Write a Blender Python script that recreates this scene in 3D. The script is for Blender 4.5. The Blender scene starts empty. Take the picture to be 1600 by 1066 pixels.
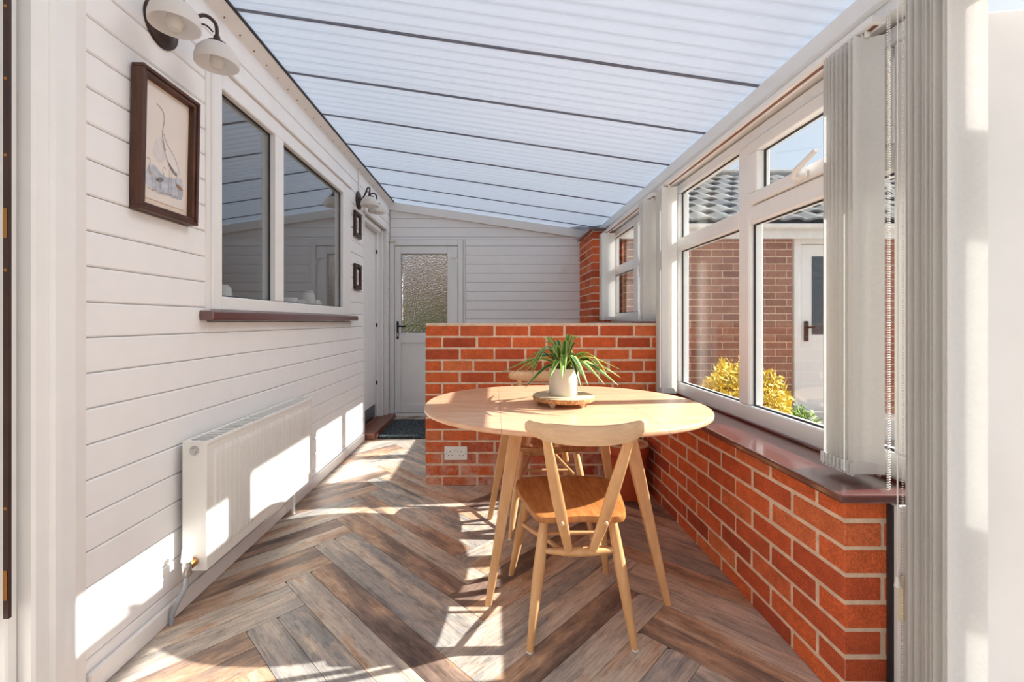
import bpy, bmesh, math, random
from mathutils import Vector, Matrix
R = random.Random(7)
S = bpy.context.scene
C = S.collection
# ------------------------------------------------------------------ camera, world, sun, exposure
cam_d = bpy.data.cameras.new('camera'); cam = bpy.data.objects.new('camera', cam_d); C.objects.link(cam)
cam.location = (0, 0, 1.06); cam.rotation_euler = (math.radians(90), 0, 0)
cam_d.sensor_width = 36; cam_d.lens = 700 / 1600 * 36
cam_d.shift_x = 30 / 1600; cam_d.shift_y = -31 / 1600
cam_d.clip_start = 0.02; cam_d.clip_end = 300
S.camera = cam
W = bpy.data.worlds.new('sky'); S.world = W; W.use_nodes = True
wn = W.node_tree.nodes; wl = W.node_tree.links
bg = wn['Background']
sky = wn.new('ShaderNodeTexSky'); sky.sky_type = 'NISHITA'; sky.sun_disc = False
sky.sun_elevation = math.radians(32.5); sky.sun_rotation = math.radians(84); sky.air_density = 1.0; sky.dust_density = 2.0
hz = wn.new('ShaderNodeMix'); hz.data_type = 'RGBA'; hz.inputs[0].default_value = 0.6
hz.inputs[7].default_value = (3.5, 3.62, 3.72, 1)          # bright summer haze
wl.new(sky.outputs[0], hz.inputs[6]); wl.new(hz.outputs[2], bg.inputs[0])
bg.inputs[1].default_value = 0.078
SUN_DIR = Vector((-1, -0.105, -0.645)).normalized()
sd = bpy.data.lights.new('sun', 'SUN'); sd.energy = 5.1; sd.angle = math.radians(0.6); sd.color = (1.0, 0.97, 0.925)
sun = bpy.data.objects.new('sun', sd); C.objects.link(sun); sun.location = (12, 3, 9)
sun.rotation_euler = SUN_DIR.to_track_quat('-Z', 'Y').to_euler()
S.view_settings.view_transform = 'Standard'; S.view_settings.look = 'None'
S.view_settings.gamma = 1; S.view_settings.use_curve_mapping = False
S.view_settings.exposure = 1.44

# ------------------------------------------------------------------ materials
def lin(c):
    return tuple(((v / 255) / 12.92 if v / 255 <= 0.04045 else ((v / 255 + 0.055) / 1.055) ** 2.4) for v in c) + (1,)
class N:
    def __init__(s, name):
        s.m = bpy.data.materials.new(name); s.m.use_nodes = True
        s.t = s.m.node_tree; s.n = s.t.nodes; s.bsdf = s.n['Principled BSDF']; s.out = s.n['Material Output']
    def add(s, ty, **k):
        n = s.n.new('ShaderNode' + ty)
        for a, v in k.items(): setattr(n, a, v)
        return n
    def link(s, a, b): s.t.links.new(a, b)
    def set(s, **k):
        for a, v in k.items(): s.bsdf.inputs[a.replace('_', ' ')].default_value = v
        return s
    def coord(s, kind='pos', scale=(1, 1, 1), rnd=False):
        if kind == 'pos': src = s.add('NewGeometry').outputs['Position']
        else: src = s.add('TexCoord').outputs['Object']
        mp = s.add('Mapping'); s.link(src, mp.inputs[0]); mp.inputs['Scale'].default_value = scale
        if rnd:
            oi = s.add('ObjectInfo'); ml = s.add('Math', operation='MULTIPLY'); s.link(oi.outputs['Random'], ml.inputs[0]); ml.inputs[1].default_value = 37
            s.link(ml.outputs[0], mp.inputs['Location'])
        return mp.outputs[0]
    def noise(s, vec, scale, detail=3, rough=0.5):
        n = s.add('TexNoise'); n.inputs['Scale'].default_value = scale; n.inputs['Detail'].default_value = detail; n.inputs['Roughness'].default_value = rough
        s.link(vec, n.inputs['Vector']); return n.outputs['Fac']
    def ramp(s, fac, stops, interp='LINEAR'):
        r = s.add('ValToRGB'); s.link(fac, r.inputs[0]); e = r.color_ramp.elements; r.color_ramp.interpolation = interp
        while len(e) < len(stops): e.new(0.5)
        for el, (p, c) in zip(e, stops): el.position = p; el.color = c if len(c) == 4 else lin(c)
        return r.outputs[0]
    def mix(s, a, b, fac, mode='MIX'):
        n = s.add('Mix', data_type='RGBA', blend_type=mode)
        for sock, v in ((n.inputs[6], a), (n.inputs[7], b), (n.inputs[0], fac)):
            if hasattr(v, 'links'): s.link(v, sock)
            else: sock.default_value = v
        return n.outputs[2]
    def color(s, sock): s.link(sock, s.bsdf.inputs['Base Color'])
    def bump(s, h, strength=0.3, dist=0.01):
        b = s.add('Bump'); b.inputs['Strength'].default_value = strength; b.inputs['Distance'].default_value = dist
        s.link(h, b.inputs['Height']); s.link(b.outputs[0], s.bsdf.inputs['Normal']); return b.outputs[0]

def simple(name, c, rough=0.5, metal=0, var=0.06, scale=12, bump=0, bscale=200):
    k = N(name); k.set(Roughness=rough, Metallic=metal)
    v = k.coord(); f = k.noise(v, scale)
    a = lin(c); lo = tuple(x * (1 - var) for x in a[:3]) + (1,); hi = tuple(min(1, x * (1 + var)) for x in a[:3]) + (1,)
    k.color(k.ramp(f, [(0.3, lo), (0.7, hi)]))
    if bump: k.bump(k.noise(v, bscale), bump, 0.002)
    return k.m
mt = {}
mt['upvc'] = simple('white_upvc', (238, 236, 233), 0.3, var=0.015)
mt['board'] = simple('white_painted_board', (243, 240, 238), 0.45, var=0.015, bump=0.05, bscale=60)
mt['groove'] = simple('board_groove', (176, 166, 160), 0.7)
mt['trim'] = simple('white_trim', (236, 231, 226), 0.4, var=0.02)
mt['wall'] = simple('white_wall', (226, 222, 217), 0.7, var=0.02)
mt['seal'] = simple('black_seal', (45, 42, 45), 0.6)
mt['bar'] = simple('grey_glazing_bar', (112, 116, 132), 0.5)
mt['sill'] = simple('maroon_sill', (92, 42, 38), 0.3, var=0.15, scale=5)
for n_ in mt['sill'].node_tree.nodes:
    if n_.type == 'BSDF_PRINCIPLED': n_.inputs['Coat Weight'].default_value = 1.0; n_.inputs['Coat Roughness'].default_value = 0.12; n_.inputs['Coat IOR'].default_value = 1.7
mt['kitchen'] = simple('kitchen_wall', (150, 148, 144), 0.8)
mt['worktop'] = simple('grey_worktop', (92, 90, 88), 0.4)
mt['chrome'] = simple('chrome', (200, 200, 200), 0.18, 1)
mt['brass'] = simple('brass', (168, 118, 62), 0.35, 1)
mt['bronze'] = simple('dark_bronze', (62, 42, 36), 0.42, 0.3, var=0.2)
mt['black'] = simple('black_metal', (28, 27, 28), 0.4)
mt['plastic'] = simple('white_plastic', (240, 238, 232), 0.3, var=0.01)
mt['cream'] = simple('cream_plastic', (222, 208, 176), 0.4)
mt['dark'] = simple('dark_slot', (38, 28, 26), 0.7)
mt['rad'] = simple('radiator_enamel', (240, 236, 228), 0.3, var=0.01)
mt['pipe'] = simple('grey_pipe', (165, 166, 170), 0.4)
mt['pot'] = simple('cream_ceramic', (226, 219, 207), 0.6, var=0.03, bump=0.05)
mt['soil'] = simple('soil', (62, 46, 34), 0.95, var=0.4, scale=80, bump=0.5)
mt['paper'] = simple('print_paper', (228, 217, 208), 0.6, var=0.03, scale=8)
mt['mount'] = simple('mount_card', (233, 212, 194), 0.7)
mt['ink'] = simple('grey_ink', (188, 182, 180), 0.8, var=0.3, scale=90)
mt['ink2'] = simple('dark_ink', (120, 116, 118), 0.8, var=0.4, scale=90)
mt['wash'] = simple('blue_grey_wash', (188, 190, 198), 0.8, var=0.2, scale=40)
mt['wash2'] = simple('faint_wash', (216, 208, 206), 0.8, var=0.06, scale=40); mt['pale'] = simple('pale_plumage', (226, 219, 214), 0.8, var=0.04, scale=60)
mt['tan_ink'] = simple('brown_ink', (150, 118, 100), 0.8, var=0.3, scale=90)
mt['mortar'] = simple('mortar', (228, 202, 176), 0.95, var=0.14, scale=30, bump=0.5, bscale=160)
mt['paving'] = simple('patio_paving', (170, 160, 152), 0.9, var=0.2, scale=7, bump=0.4, bscale=60)
mt['fence'] = simple('fence_board', (176, 138, 104), 0.85, var=0.3, scale=6)
mt['gutter'] = simple('white_gutter', (226, 224, 220), 0.5)
mt['rubble'] = simple('far_glass', (70, 76, 84), 0.3, var=0.3, scale=40)
mt['bin'] = simple('terracotta_plastic', (186, 78, 40), 0.45, var=0.08)
mt['liner'] = simple('bin_liner', (198, 128, 88), 0.4, var=0.15, scale=30)
mt['lid'] = simple('tan_lid', (214, 170, 128), 0.5, var=0.1)
mt['step'] = simple('brown_threshold', (126, 78, 62), 0.4, var=0.15)

def brick_mat(name, stops, white=0.0):
    k = N(name); k.set(Roughness=0.85)
    oi = k.add('ObjectInfo'); base = k.ramp(oi.outputs['Random'], stops)
    v = k.coord('pos'); big = k.noise(v, 22, 4, 0.6); fine = k.noise(v, 240, 2)
    c = k.mix(base, k.ramp(fine, [(0.3, (0.62, 0.58, 0.56, 1)), (0.7, (1.25, 1.2, 1.15, 1))]), 0.75, 'MULTIPLY')
    c = k.mix(c, k.ramp(big, [(0.3, (0.78, 0.74, 0.72, 1)), (0.7, (1.15, 1.12, 1.1, 1))]), 0.8, 'MULTIPLY')
    if white:      # lime bloom near the floor
        sp = k.add('SeparateXYZ'); k.link(v, sp.inputs[0]); lo = k.add('MapRange'); k.link(sp.outputs[2], lo.inputs[0]); lo.inputs[1].default_value = 0.36; lo.inputs[2].default_value = 0.05
        mu = k.add('Math', operation='MULTIPLY'); k.link(lo.outputs[0], mu.inputs[0]); bl = k.ramp(k.noise(v, 9, 5, 0.7), [(0.42, (0, 0, 0, 1)), (0.68, (1, 1, 1, 1))]); k.link(bl, mu.inputs[1])
        c = k.mix(c, lin((226, 188, 170)), mu.outputs[0])
    k.color(c); k.bump(fine, 0.9, 0.006); return k.m
mt['brick'] = brick_mat('red_brick', [(0.0, (176, 74, 44)), (0.25, (222, 104, 56)), (0.5, (232, 116, 62)), (0.75, (200, 88, 50)), (1.0, (238, 134, 80))])
mt['brick_bloom'] = brick_mat('red_brick_with_bloom', [(0.0, (176, 74, 44)), (0.25, (222, 104, 56)), (0.5, (232, 116, 62)), (0.75, (200, 88, 50)), (1.0, (238, 134, 80))], 1.0)
mt['brick2'] = brick_mat('outbuilding_brick', [(0.0, (150, 108, 94)), (0.5, (184, 136, 116)), (1.0, (168, 122, 104))])

def far_brick():
    k = N('outbuilding_far_brick'); k.set(Roughness=0.9)
    v = k.coord('pos'); sp = k.add('SeparateXYZ'); k.link(v, sp.inputs[0]); cb = k.add('CombineXYZ'); k.link(sp.outputs[0], cb.inputs[0]); k.link(sp.outputs[2], cb.inputs[1])
    b = k.add('TexBrick'); k.link(cb.outputs[0], b.inputs[0]); b.inputs['Scale'].default_value = 1; b.inputs['Brick Width'].default_value = 0.225; b.inputs['Row Height'].default_value = 0.075
    b.inputs['Mortar Size'].default_value = 0.005; b.inputs['Color1'].default_value = lin((150, 94, 76)); b.inputs['Color2'].default_value = lin((166, 104, 82)); b.inputs['Mortar'].default_value = lin((196, 176, 160))
    k.color(b.outputs[0]); return k.m
mt['brick_far'] = far_brick()

def plank_mat():
    k = N('weathered_wood_plank'); k.set(Roughness=0.4)
    oi = k.add('ObjectInfo')
    v = k.coord('obj', (2.0, 34, 1), rnd=True); v2 = k.coord('obj', (2.6, 9, 1), rnd=True); v3 = k.coord('obj', (9, 240, 1), rnd=True); v4 = k.coord('obj', (14, 40, 1), rnd=True)
    g = k.noise(v, 1.0, 8, 0.7); p = k.noise(v2, 1.0, 6, 0.65); f = k.noise(v3, 1, 4, 0.7); q = k.noise(v4, 1, 5, 0.7)
    m1 = k.add('Math', operation='MULTIPLY_ADD'); k.link(oi.outputs['Random'], m1.inputs[0]); m1.inputs[1].default_value = 0.48; m1.inputs[2].default_value = -0.07
    ad = k.add('Math', operation='MULTIPLY_ADD'); k.link(p, ad.inputs[0]); ad.inputs[1].default_value = 0.72; k.link(m1.outputs[0], ad.inputs[2])
    c = k.ramp(ad.outputs[0], [(0.22, (98, 80, 72)), (0.34, (152, 128, 114)), (0.42, (200, 162, 132)), (0.50, (212, 196, 178)), (0.58, (186, 172, 160)), (0.66, (158, 154, 150)), (0.74, (214, 194, 174)), (0.84, (222, 208, 194))])
    c = k.mix(c, k.ramp(g, [(0.31, (0.30, 0.27, 0.26, 1)), (0.41, (0.88, 0.86, 0.84, 1)), (0.6, (1.1, 1.08, 1.06, 1)), (0.75, (1.3, 1.28, 1.24, 1))]), 0.85, 'MULTIPLY')
    c = k.mix(c, k.ramp(f, [(0.35, (0.55, 0.53, 0.52, 1)), (0.5, (1.0, 1.0, 1.0, 1)), (0.7, (1.18, 1.17, 1.16, 1))]), 0.7, 'MULTIPLY')
    c = k.mix(c, k.ramp(q, [(0.36, (0.6, 0.58, 0.57, 1)), (0.48, (1, 1, 1, 1))]), 0.7, 'MULTIPLY')
    k.color(c); k.bump(g, 0.1, 0.003); return k.m
mt['plank'] = plank_mat()

def wood(name, a, b, rough=0.4, scale=(1.5, 14, 14), kind='obj'):
    k = N(name); k.set(Roughness=rough); v = k.coord(kind, scale)
    g = k.noise(v, 3.0, 5, 0.6); k.color(k.ramp(g, [(0.3, a), (0.7, b)])); k.bump(g, 0.05, 0.002); return k.m
mt['table'] = wood('pale_honey_tabletop', (222, 166, 128), (236, 190, 154), 0.26, (2, 12, 6))
mt['leg'] = wood('honey_beech', (212, 156, 102), (230, 180, 128), 0.38, (12, 12, 2))
mt['rail'] = wood('pale_elm', (212, 170, 128), (232, 194, 154), 0.42, (3, 14, 20))
mt['seat'] = wood('amber_elm_seat', (164, 98, 48), (200, 138, 82), 0.22, (18, 3, 6))
mt['slab'] = wood('pale_cut_slab', (200, 172, 140), (222, 198, 166), 0.6, (6, 14, 6))
mt['bark'] = simple('carved_edge', (190, 140, 92), 0.8, var=0.55, scale=120, bump=0.8, bscale=120)
mt['frame'] = wood('dark_walnut_frame', (62, 34, 22), (92, 54, 34), 0.45, (20, 4, 4))

def mat_mat():
    k = N('doormat_pile'); k.set(Roughness=1.0); v = k.coord(); f = k.noise(v, 75, 3)
    k.color(k.ramp(f, [(0.40, (18, 24, 32)), (0.55, (40, 52, 60)), (0.66, (150, 158, 158))])); k.bump(f, 0.8, 0.006); return k.m
mt['mat'] = mat_mat()

def glass(name, tint=(0.96, 0.98, 0.98, 1), lo=0.05, hi=0.5, rough=0.0, bump=False):
    k = N(name); k.n.remove(k.bsdf)
    tr = k.add('BsdfTransparent'); tr.inputs[0].default_value = tint; gl = k.add('BsdfGlossy'); gl.inputs['Roughness'].default_value = rough; gl.inputs[0].default_value = (1, 1, 1, 1)
    lw = k.add('LayerWeight'); lw.inputs[0].default_value = 0.5
    pw = k.add('Math', operation='POWER'); k.link(lw.outputs['Facing'], pw.inputs[0]); pw.inputs[1].default_value = 2.5
    ma = k.add('Math', operation='MULTIPLY_ADD'); k.link(pw.outputs[0], ma.inputs[0]); ma.inputs[1].default_value = hi - lo; ma.inputs[2].default_value = lo
    mx = k.add('MixShader'); k.link(ma.outputs[0], mx.inputs[0]); k.link(tr.outputs[0], mx.inputs[1]); k.link(gl.outputs[0], mx.inputs[2]); k.link(mx.outputs[0], k.out.inputs[0])
    return k.m
mt['glass'] = glass('clear_glass', lo=0.03, hi=0.22)
mt['glass_in'] = glass('kitchen_window_glass', (0.95, 0.97, 0.98, 1), 0.10, 0.62)
def pattern_glass():
    k = N('patterned_glass'); k.set(Roughness=0.08, Transmission_Weight=1.0, IOR=1.25, Base_Color=(1, 1, 1, 1))
    v = k.coord(); w = k.add('TexVoronoi'); w.inputs['Scale'].default_value = 60; n = k.add('TexNoise'); n.inputs['Scale'].default_value = 26; n.inputs['Distortion'].default_value = 2.5
    k.link(v, w.inputs['Vector']); k.link(v, n.inputs['Vector'])
    ad = k.add('Math', operation='ADD'); k.link(w.outputs['Distance'], ad.inputs[0]); k.link(n.outputs[0], ad.inputs[1]); k.bump(ad.outputs[0], 0.9, 0.02); return k.m
mt['pattern'] = pattern_glass()

def trans(name, dc, tc, f, stripes=None, bumps=None, rough=0.6):
    k = N(name); k.n.remove(k.bsdf)
    d = k.add('BsdfDiffuse'); d.inputs[0].default_value = lin(dc); t = k.add('BsdfTranslucent'); t.inputs[0].default_value = lin(tc)
    if bumps:
        v = k.coord(); n = k.add('TexNoise'); n.inputs['Scale'].default_value = bumps; n.inputs['Distortion'].default_value = 1.5; k.link(v, n.inputs['Vector'])
        b = k.add('Bump'); b.inputs['Strength'].default_value = 0.15; b.inputs['Distance'].default_value = 0.002; k.link(n.outputs[0], b.inputs['Height']); k.link(b.outputs[0], d.inputs['Normal']); k.link(b.outputs[0], t.inputs['Normal'])
        r = k.ramp(n.outputs[0], [(0.35, tuple(x * 0.9 for x in lin(tc)[:3]) + (1,)), (0.65, lin(tc))]); k.link(r, t.inputs[0])
    mx = k.add('MixShader'); mx.inputs[0].default_value = f; k.link(d.outputs[0], mx.inputs[1]); k.link(t.outputs[0], mx.inputs[2]); k.link(mx.outputs[0], k.out.inputs[0]); return k.m
def roof_mat():
    # multiwall sheet: part reflects, part diffuses, part scatters forward
    k = N('opal_polycarbonate'); k.n.remove(k.bsdf)
    d = k.add('BsdfDiffuse'); d.inputs[0].default_value = lin((236, 241, 250)); t = k.add('BsdfTranslucent'); t.inputs[0].default_value = lin((134, 149, 167))
    r = k.add('BsdfRefraction'); r.inputs['Color'].default_value = lin((238, 240, 244)); r.inputs['Roughness'].default_value = 0.95; r.inputs['IOR'].default_value = 1.4
    m1 = k.add('MixShader'); m1.inputs[0].default_value = 0.25; k.link(t.outputs[0], m1.inputs[1]); k.link(r.outputs[0], m1.inputs[2])
    m2 = k.add('MixShader'); m2.inputs[0].default_value = 0.46; k.link(d.outputs[0], m2.inputs[1]); k.link(m1.outputs[0], m2.inputs[2]); k.link(m2.outputs[0], k.out.inputs[0]); return k.m
mt['roof'] = roof_mat()
mt['slat'] = trans('cream_blind_fabric', (240, 241, 240), (240, 235, 226), 0.34, bumps=60)
mt['shade'] = trans('frosted_glass', (246, 243, 240), (244, 240, 236), 0.5)
mt['bulb'] = trans('pearl_bulb', (236, 232, 226), (240, 236, 230), 0.4)
def leaf_mat(name, a, b):
    k = N(name); k.n.remove(k.bsdf)
    tc = k.add('TexCoord'); sp = k.add('SeparateXYZ'); k.link(tc.outputs['UV'], sp.inputs[0])
    col = k.ramp(sp.outputs[0], [(0.0, b), (0.2, b), (0.28, a), (0.72, a), (0.8, b), (1.0, b)])
    d = k.add('BsdfPrincipled'); k.link(col, d.inputs['Base Color']); d.inputs['Roughness'].default_value = 0.4
    t = k.add('BsdfTranslucent'); k.link(col, t.inputs[0]); mx = k.add('MixShader'); mx.inputs[0].default_value = 0.3
    k.link(d.outputs[0], mx.inputs[1]); k.link(t.outputs[0], mx.inputs[2]); k.link(mx.outputs[0], k.out.inputs[0]); return k.m
mt['leaf'] = leaf_mat('variegated_leaf', (66, 122, 66), (196, 204, 120))
mt['leaf2'] = leaf_mat('bright_leaf', (96, 158, 52), (206, 210, 110))
def fol(name, a, b, c):
    k = N(name); k.set(Roughness=0.7); f = k.noise(k.coord(), 9, 3); k.color(k.ramp(f, [(0.3, a), (0.5, b), (0.7, c)])); return k.m
mt['gold'] = fol('golden_foliage', (176, 158, 50), (226, 196, 60), (240, 220, 100))
mt['green'] = fol('green_foliage', (84, 118, 52), (128, 164, 76), (172, 198, 112))
mt['brownfol'] = fol('dry_foliage', (150, 124, 100), (196, 170, 142), (224, 204, 178))
mt['twig'] = simple('twig', (92, 68, 50), 0.9)
def tile_mat():
    k = N('grey_roof_tile'); k.set(Roughness=0.85); oi = k.add('ObjectInfo')
    c = k.ramp(oi.outputs['Random'], [(0, (104, 104, 106)), (0.5, (124, 122, 120)), (1, (140, 136, 132))]); f = k.noise(k.coord(), 40, 3)
    k.color(k.mix(c, k.ramp(f, [(0.3, (0.75, 0.75, 0.75, 1)), (0.7, (1.1, 1.1, 1.1, 1))]), 1.0, 'MULTIPLY')); return k.m
mt['tile'] = tile_mat()

# ------------------------------------------------------------------ mesh helpers
def mesh_of(bm, mat, smooth=False, angle=None):
    me = bpy.data.meshes.new('m'); bmesh.ops.recalc_face_normals(bm, faces=bm.faces[:])
    if smooth:
        for f in bm.faces: f.smooth = True
        for e in bm.edges:
            if len(e.link_faces) == 2 and e.calc_face_angle(0) > 0.7: e.smooth = False
    bm.to_mesh(me); bm.free(); me.materials.append(mt[mat]); return me
def link(name, me, parent=None, loc=(0, 0, 0), rot=(0, 0, 0)):
    o = bpy.data.objects.new(name, me); C.objects.link(o); o.location = loc; o.rotation_euler = rot
    if parent is not None: o.parent = parent
    me_name = me.name if me else None
    return o
def tag(o, label=None, cat=None, group=None, kind=None):
    if label: o['label'] = label
    if cat: o['category'] = cat
    if group: o['group'] = group
    if kind: o['kind'] = kind
    return o
def thing(name, label, cat=None, loc=(0, 0, 0), rotz=0, group=None, kind=None):
    o = bpy.data.objects.new(name, None); C.objects.link(o); o.location = loc; o.rotation_euler = (0, 0, rotz); o.empty_display_size = 0.1
    return tag(o, label, cat, group, kind)
def base_of(p):
    b = Vector((0, 0, 0))
    while p is not None: b += Vector(p.location); p = p.parent
    return b
_cache = {}
def box_mesh(dx, dy, dz, mat, bev=0.003, seg=1):
    key = (round(dx, 4), round(dy, 4), round(dz, 4), mat, bev, seg)
    if key not in _cache:
        bm = bmesh.new(); bmesh.ops.create_cube(bm, size=1); bmesh.ops.scale(bm, vec=(dx, dy, dz), verts=bm.verts)
        if bev: bmesh.ops.bevel(bm, geom=bm.edges[:], offset=min(bev, 0.45 * min(dx, dy, dz)), segments=seg, affect='EDGES', profile=0.5)
        _cache[key] = mesh_of(bm, mat)
    return _cache[key]
def B(name, parent, mat, x0, x1, y0, y1, z0, z1, bev=0.003, seg=1):
    """box given in world metres, hung under an unrotated parent"""
    c = Vector(((x0 + x1) / 2, (y0 + y1) / 2, (z0 + z1) / 2)) - (base_of(parent) if parent else Vector())
    return link(name, box_mesh(x1 - x0, y1 - y0, z1 - z0, mat, bev, seg), parent, c)
def prism_bm(poly, axis, a, b, bm=None):
    """poly 2D extruded along axis ('x': (y,z), 'y': (x,z), 'z': (x,y))"""
    bm = bm or bmesh.new()
    def P(p, t): return {'x': (t, p[0], p[1]), 'y': (p[0], t, p[1]), 'z': (p[0], p[1], t)}[axis]
    va = [bm.verts.new(P(p, a)) for p in poly]; vb = [bm.verts.new(P(p, b)) for p in poly]
    n = len(poly)
    bm.faces.new(va[::-1]); bm.faces.new(vb)
    for i in range(n): bm.faces.new((va[i], va[(i + 1) % n], vb[(i + 1) % n], vb[i]))
    return bm
def prism(name, parent, mat, poly, axis, a, b, bev=0, smooth=False, seg=1):
    bm = prism_bm(poly, axis, a, b); bmesh.ops.recalc_face_normals(bm, faces=bm.faces[:])
    if bev: bmesh.ops.bevel(bm, geom=[e for e in bm.edges if e.calc_face_angle(0) > 0.6], offset=bev, segments=seg, affect='EDGES', profile=0.5)
    off = -base_of(parent) if parent else Vector()
    bmesh.ops.translate(bm, vec=off, verts=bm.verts)
    return link(name, mesh_of(bm, mat, smooth), parent)
def tube_bm(pts, rad, n=8, bm=None, flat=1.0):
    bm = bm or bmesh.new(); pts = [Vector(p) for p in pts]; rings = []
    up = Vector((0, 0, 1)); prev = None
    for i, p in enumerate(pts):
        d = (pts[min(i + 1, len(pts) - 1)] - pts[max(i - 1, 0)]).normalized()
        if prev is None:
            a = d.cross(up) if abs(d.z) < 0.95 else d.cross(Vector((0, 1, 0)))
        else: a = prev - d * prev.dot(d)
        a.normalize(); b = d.cross(a); prev = a
        r = rad[i] if isinstance(rad, (list, tuple)) else rad
        rings.append([bm.verts.new(p + (a * math.cos(t) + b * math.sin(t) * flat) * r) for t in [2 * math.pi * j / n for j in range(n)]])
    for r0, r1 in zip(rings, rings[1:]):
        for j in range(n): bm.faces.new((r0[j], r0[(j + 1) % n], r1[(j + 1) % n], r1[j]))
    bm.faces.new(rings[0][::-1]); bm.faces.new(rings[-1]); return bm
def tube(name, parent, mat, pts, rad, n=8, flat=1.0):
    bm = tube_bm(pts, rad, n, flat=flat); return link(name, mesh_of(bm, mat, True), parent)
def lathe_bm(prof, n=24, bm=None, c=(0, 0, 0)):
    bm = bm or bmesh.new(); rings = []
    for r, z in prof:
        if r < 1e-5: rings.append([bm.verts.new((c[0], c[1], c[2] + z))])
        else: rings.append([bm.verts.new((c[0] + r * math.cos(2 * math.pi * j / n), c[1] + r * math.sin(2 * math.pi * j / n), c[2] + z)) for j in range(n)])
    for a, b in zip(rings, rings[1:]):
        for j in range(n):
            q = [a[j % len(a)], a[(j + 1) % len(a)], b[(j + 1) % len(b)], b[j % len(b)]]
            u = []
            for v in q:
                if v not in u: u.append(v)
            if len(u) > 2: bm.faces.new(u)
    return bm
def lathe(name, parent, mat, prof, n=24, loc=(0, 0, 0), rot=(0, 0, 0)):
    return link(name, mesh_of(lathe_bm(prof, n), mat, True), parent, loc, rot)
def clip(poly, nx, ny, d):
    out = []
    for i in range(len(poly)):
        p, q = poly[i], poly[(i + 1) % len(poly)]; a = nx * p[0] + ny * p[1] - d; b = nx * q[0] + ny * q[1] - d
        if a <= 0: out.append(p)
        if (a < 0 < b) or (b < 0 < a): t = a / (a - b); out.append((p[0] + t * (q[0] - p[0]), p[1] + t * (q[1] - p[1])))
    return out
def rrect(x0, x1, y0, y1, r, n=4):
    out = []
    for cx, cy, a0 in ((x1 - r, y1 - r, 0), (x0 + r, y1 - r, 90), (x0 + r, y0 + r, 180), (x1 - r, y0 + r, 270)):
        for i in range(n + 1): t = math.radians(a0 + 90 * i / n); out.append((cx + r * math.cos(t), cy + r * math.sin(t)))
    return out
def spline(pts, n=6, closed=True):
    out = []; m = len(pts)
    for i in range(m if closed else m - 1):
        p0, p1, p2, p3 = [Vector(pts[(i + k) % m] if closed else pts[min(max(i + k, 0), m - 1)]) for k in (-1, 0, 1, 2)]
        for j in range(n):
            t = j / n
            out.append(0.5 * ((2 * p1) + (p2 - p0) * t + (2 * p0 - 5 * p1 + 4 * p2 - p3) * t * t + (3 * p1 - p0 - 3 * p2 + p3) * t ** 3))
    if not closed: out.append(Vector(pts[-1]))
    return out

XL = -1.15            # inner face of the clad left wall
XB = 0.968            # inner face of the brick dwarf wall
XW = 1.18             # inner face of the window frames
YN = 1.232            # near end of the dwarf wall
YP = 2.89             # near face of the brick partition
YE = 5.0              # face of the end wall
Y0 = -1.2             # room goes on behind the camera
def roof_z(x): return 2.385 - 0.147 * (x + 1.10)

# ------------------------------------------------------------------ floor: herringbone planks
floor = tag(B('floor', None, 'dark', -1.25, 1.3, Y0, 5.1, -0.10, -0.005, 0), 'weathered brown and grey herringbone wood plank floor', kind='structure')
PLn, PW = 0.95, 0.205      # the planks are laid in pairs
eu = Vector((-1, -1)) / math.sqrt(2); ev = Vector((1, -1)) / math.sqrt(2); org = Vector((-0.845, 1.82))
full_plank = None
fb = base_of(floor)
def plank(u0, u1, v0, v1, vertical):
    g = 0.0009
    poly = [(u0 + g, v0 + g), (u1 - g, v0 + g), (u1 - g, v1 - g), (u0 + g, v1 - g)]
    w = [tuple(org + eu * p[0] + ev * p[1]) for p in poly]
    cw = w
    for nx, ny, d in ((1, 0, 1.0), (-1, 0, 1.15), (0, 1, YE), (0, -1, -Y0)): cw = clip(cw, nx, ny, d) if len(cw) > 2 else cw
    if len(cw) < 3: return
    area = 0.5 * abs(sum(cw[i][0] * cw[(i + 1) % len(cw)][1] - cw[(i + 1) % len(cw)][0] * cw[i][1] for i in range(len(cw))))
    if area < 0.0008: return
    c = org + eu * ((u0 + u1) / 2) + ev * ((v0 + v1) / 2)
    ax = (ev if vertical else eu); ang = math.atan2(ax.y, ax.x)
    ca, sa = math.cos(-ang), math.sin(-ang)
    loc = [((p[0] - c.x) * ca - (p[1] - c.y) * sa, (p[0] - c.x) * sa + (p[1] - c.y) * ca) for p in cw]
    global full_plank
    if area > PLn * PW * 0.5 * 0.975:
        if full_plank is None:
            full_plank = mesh_of(prism_bm(loc, 'z', -0.005, 0), 'plank')
        me = full_plank
    else: me = mesh_of(prism_bm(loc, 'z', -0.005, 0), 'plank')
    link('plank', me, floor, (c.x - fb.x, c.y - fb.y, -fb.z + R.uniform(-0.0002, 0.0002)), (0, 0, ang))
for m in range(-3, 4):
    for k in range(-30, 30):
        a, b = m * PLn, -m * PLn
        for h in (0, 0.5):
            plank(a + k * PW, a + k * PW + PLn, b + (k + h) * PW, b + (k + h + 0.5) * PW, False)
            plank(a + (k - 1 + h) * PW, a + (k - 0.5 + h) * PW, b + k * PW, b + k * PW + PLn, True)

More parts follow.
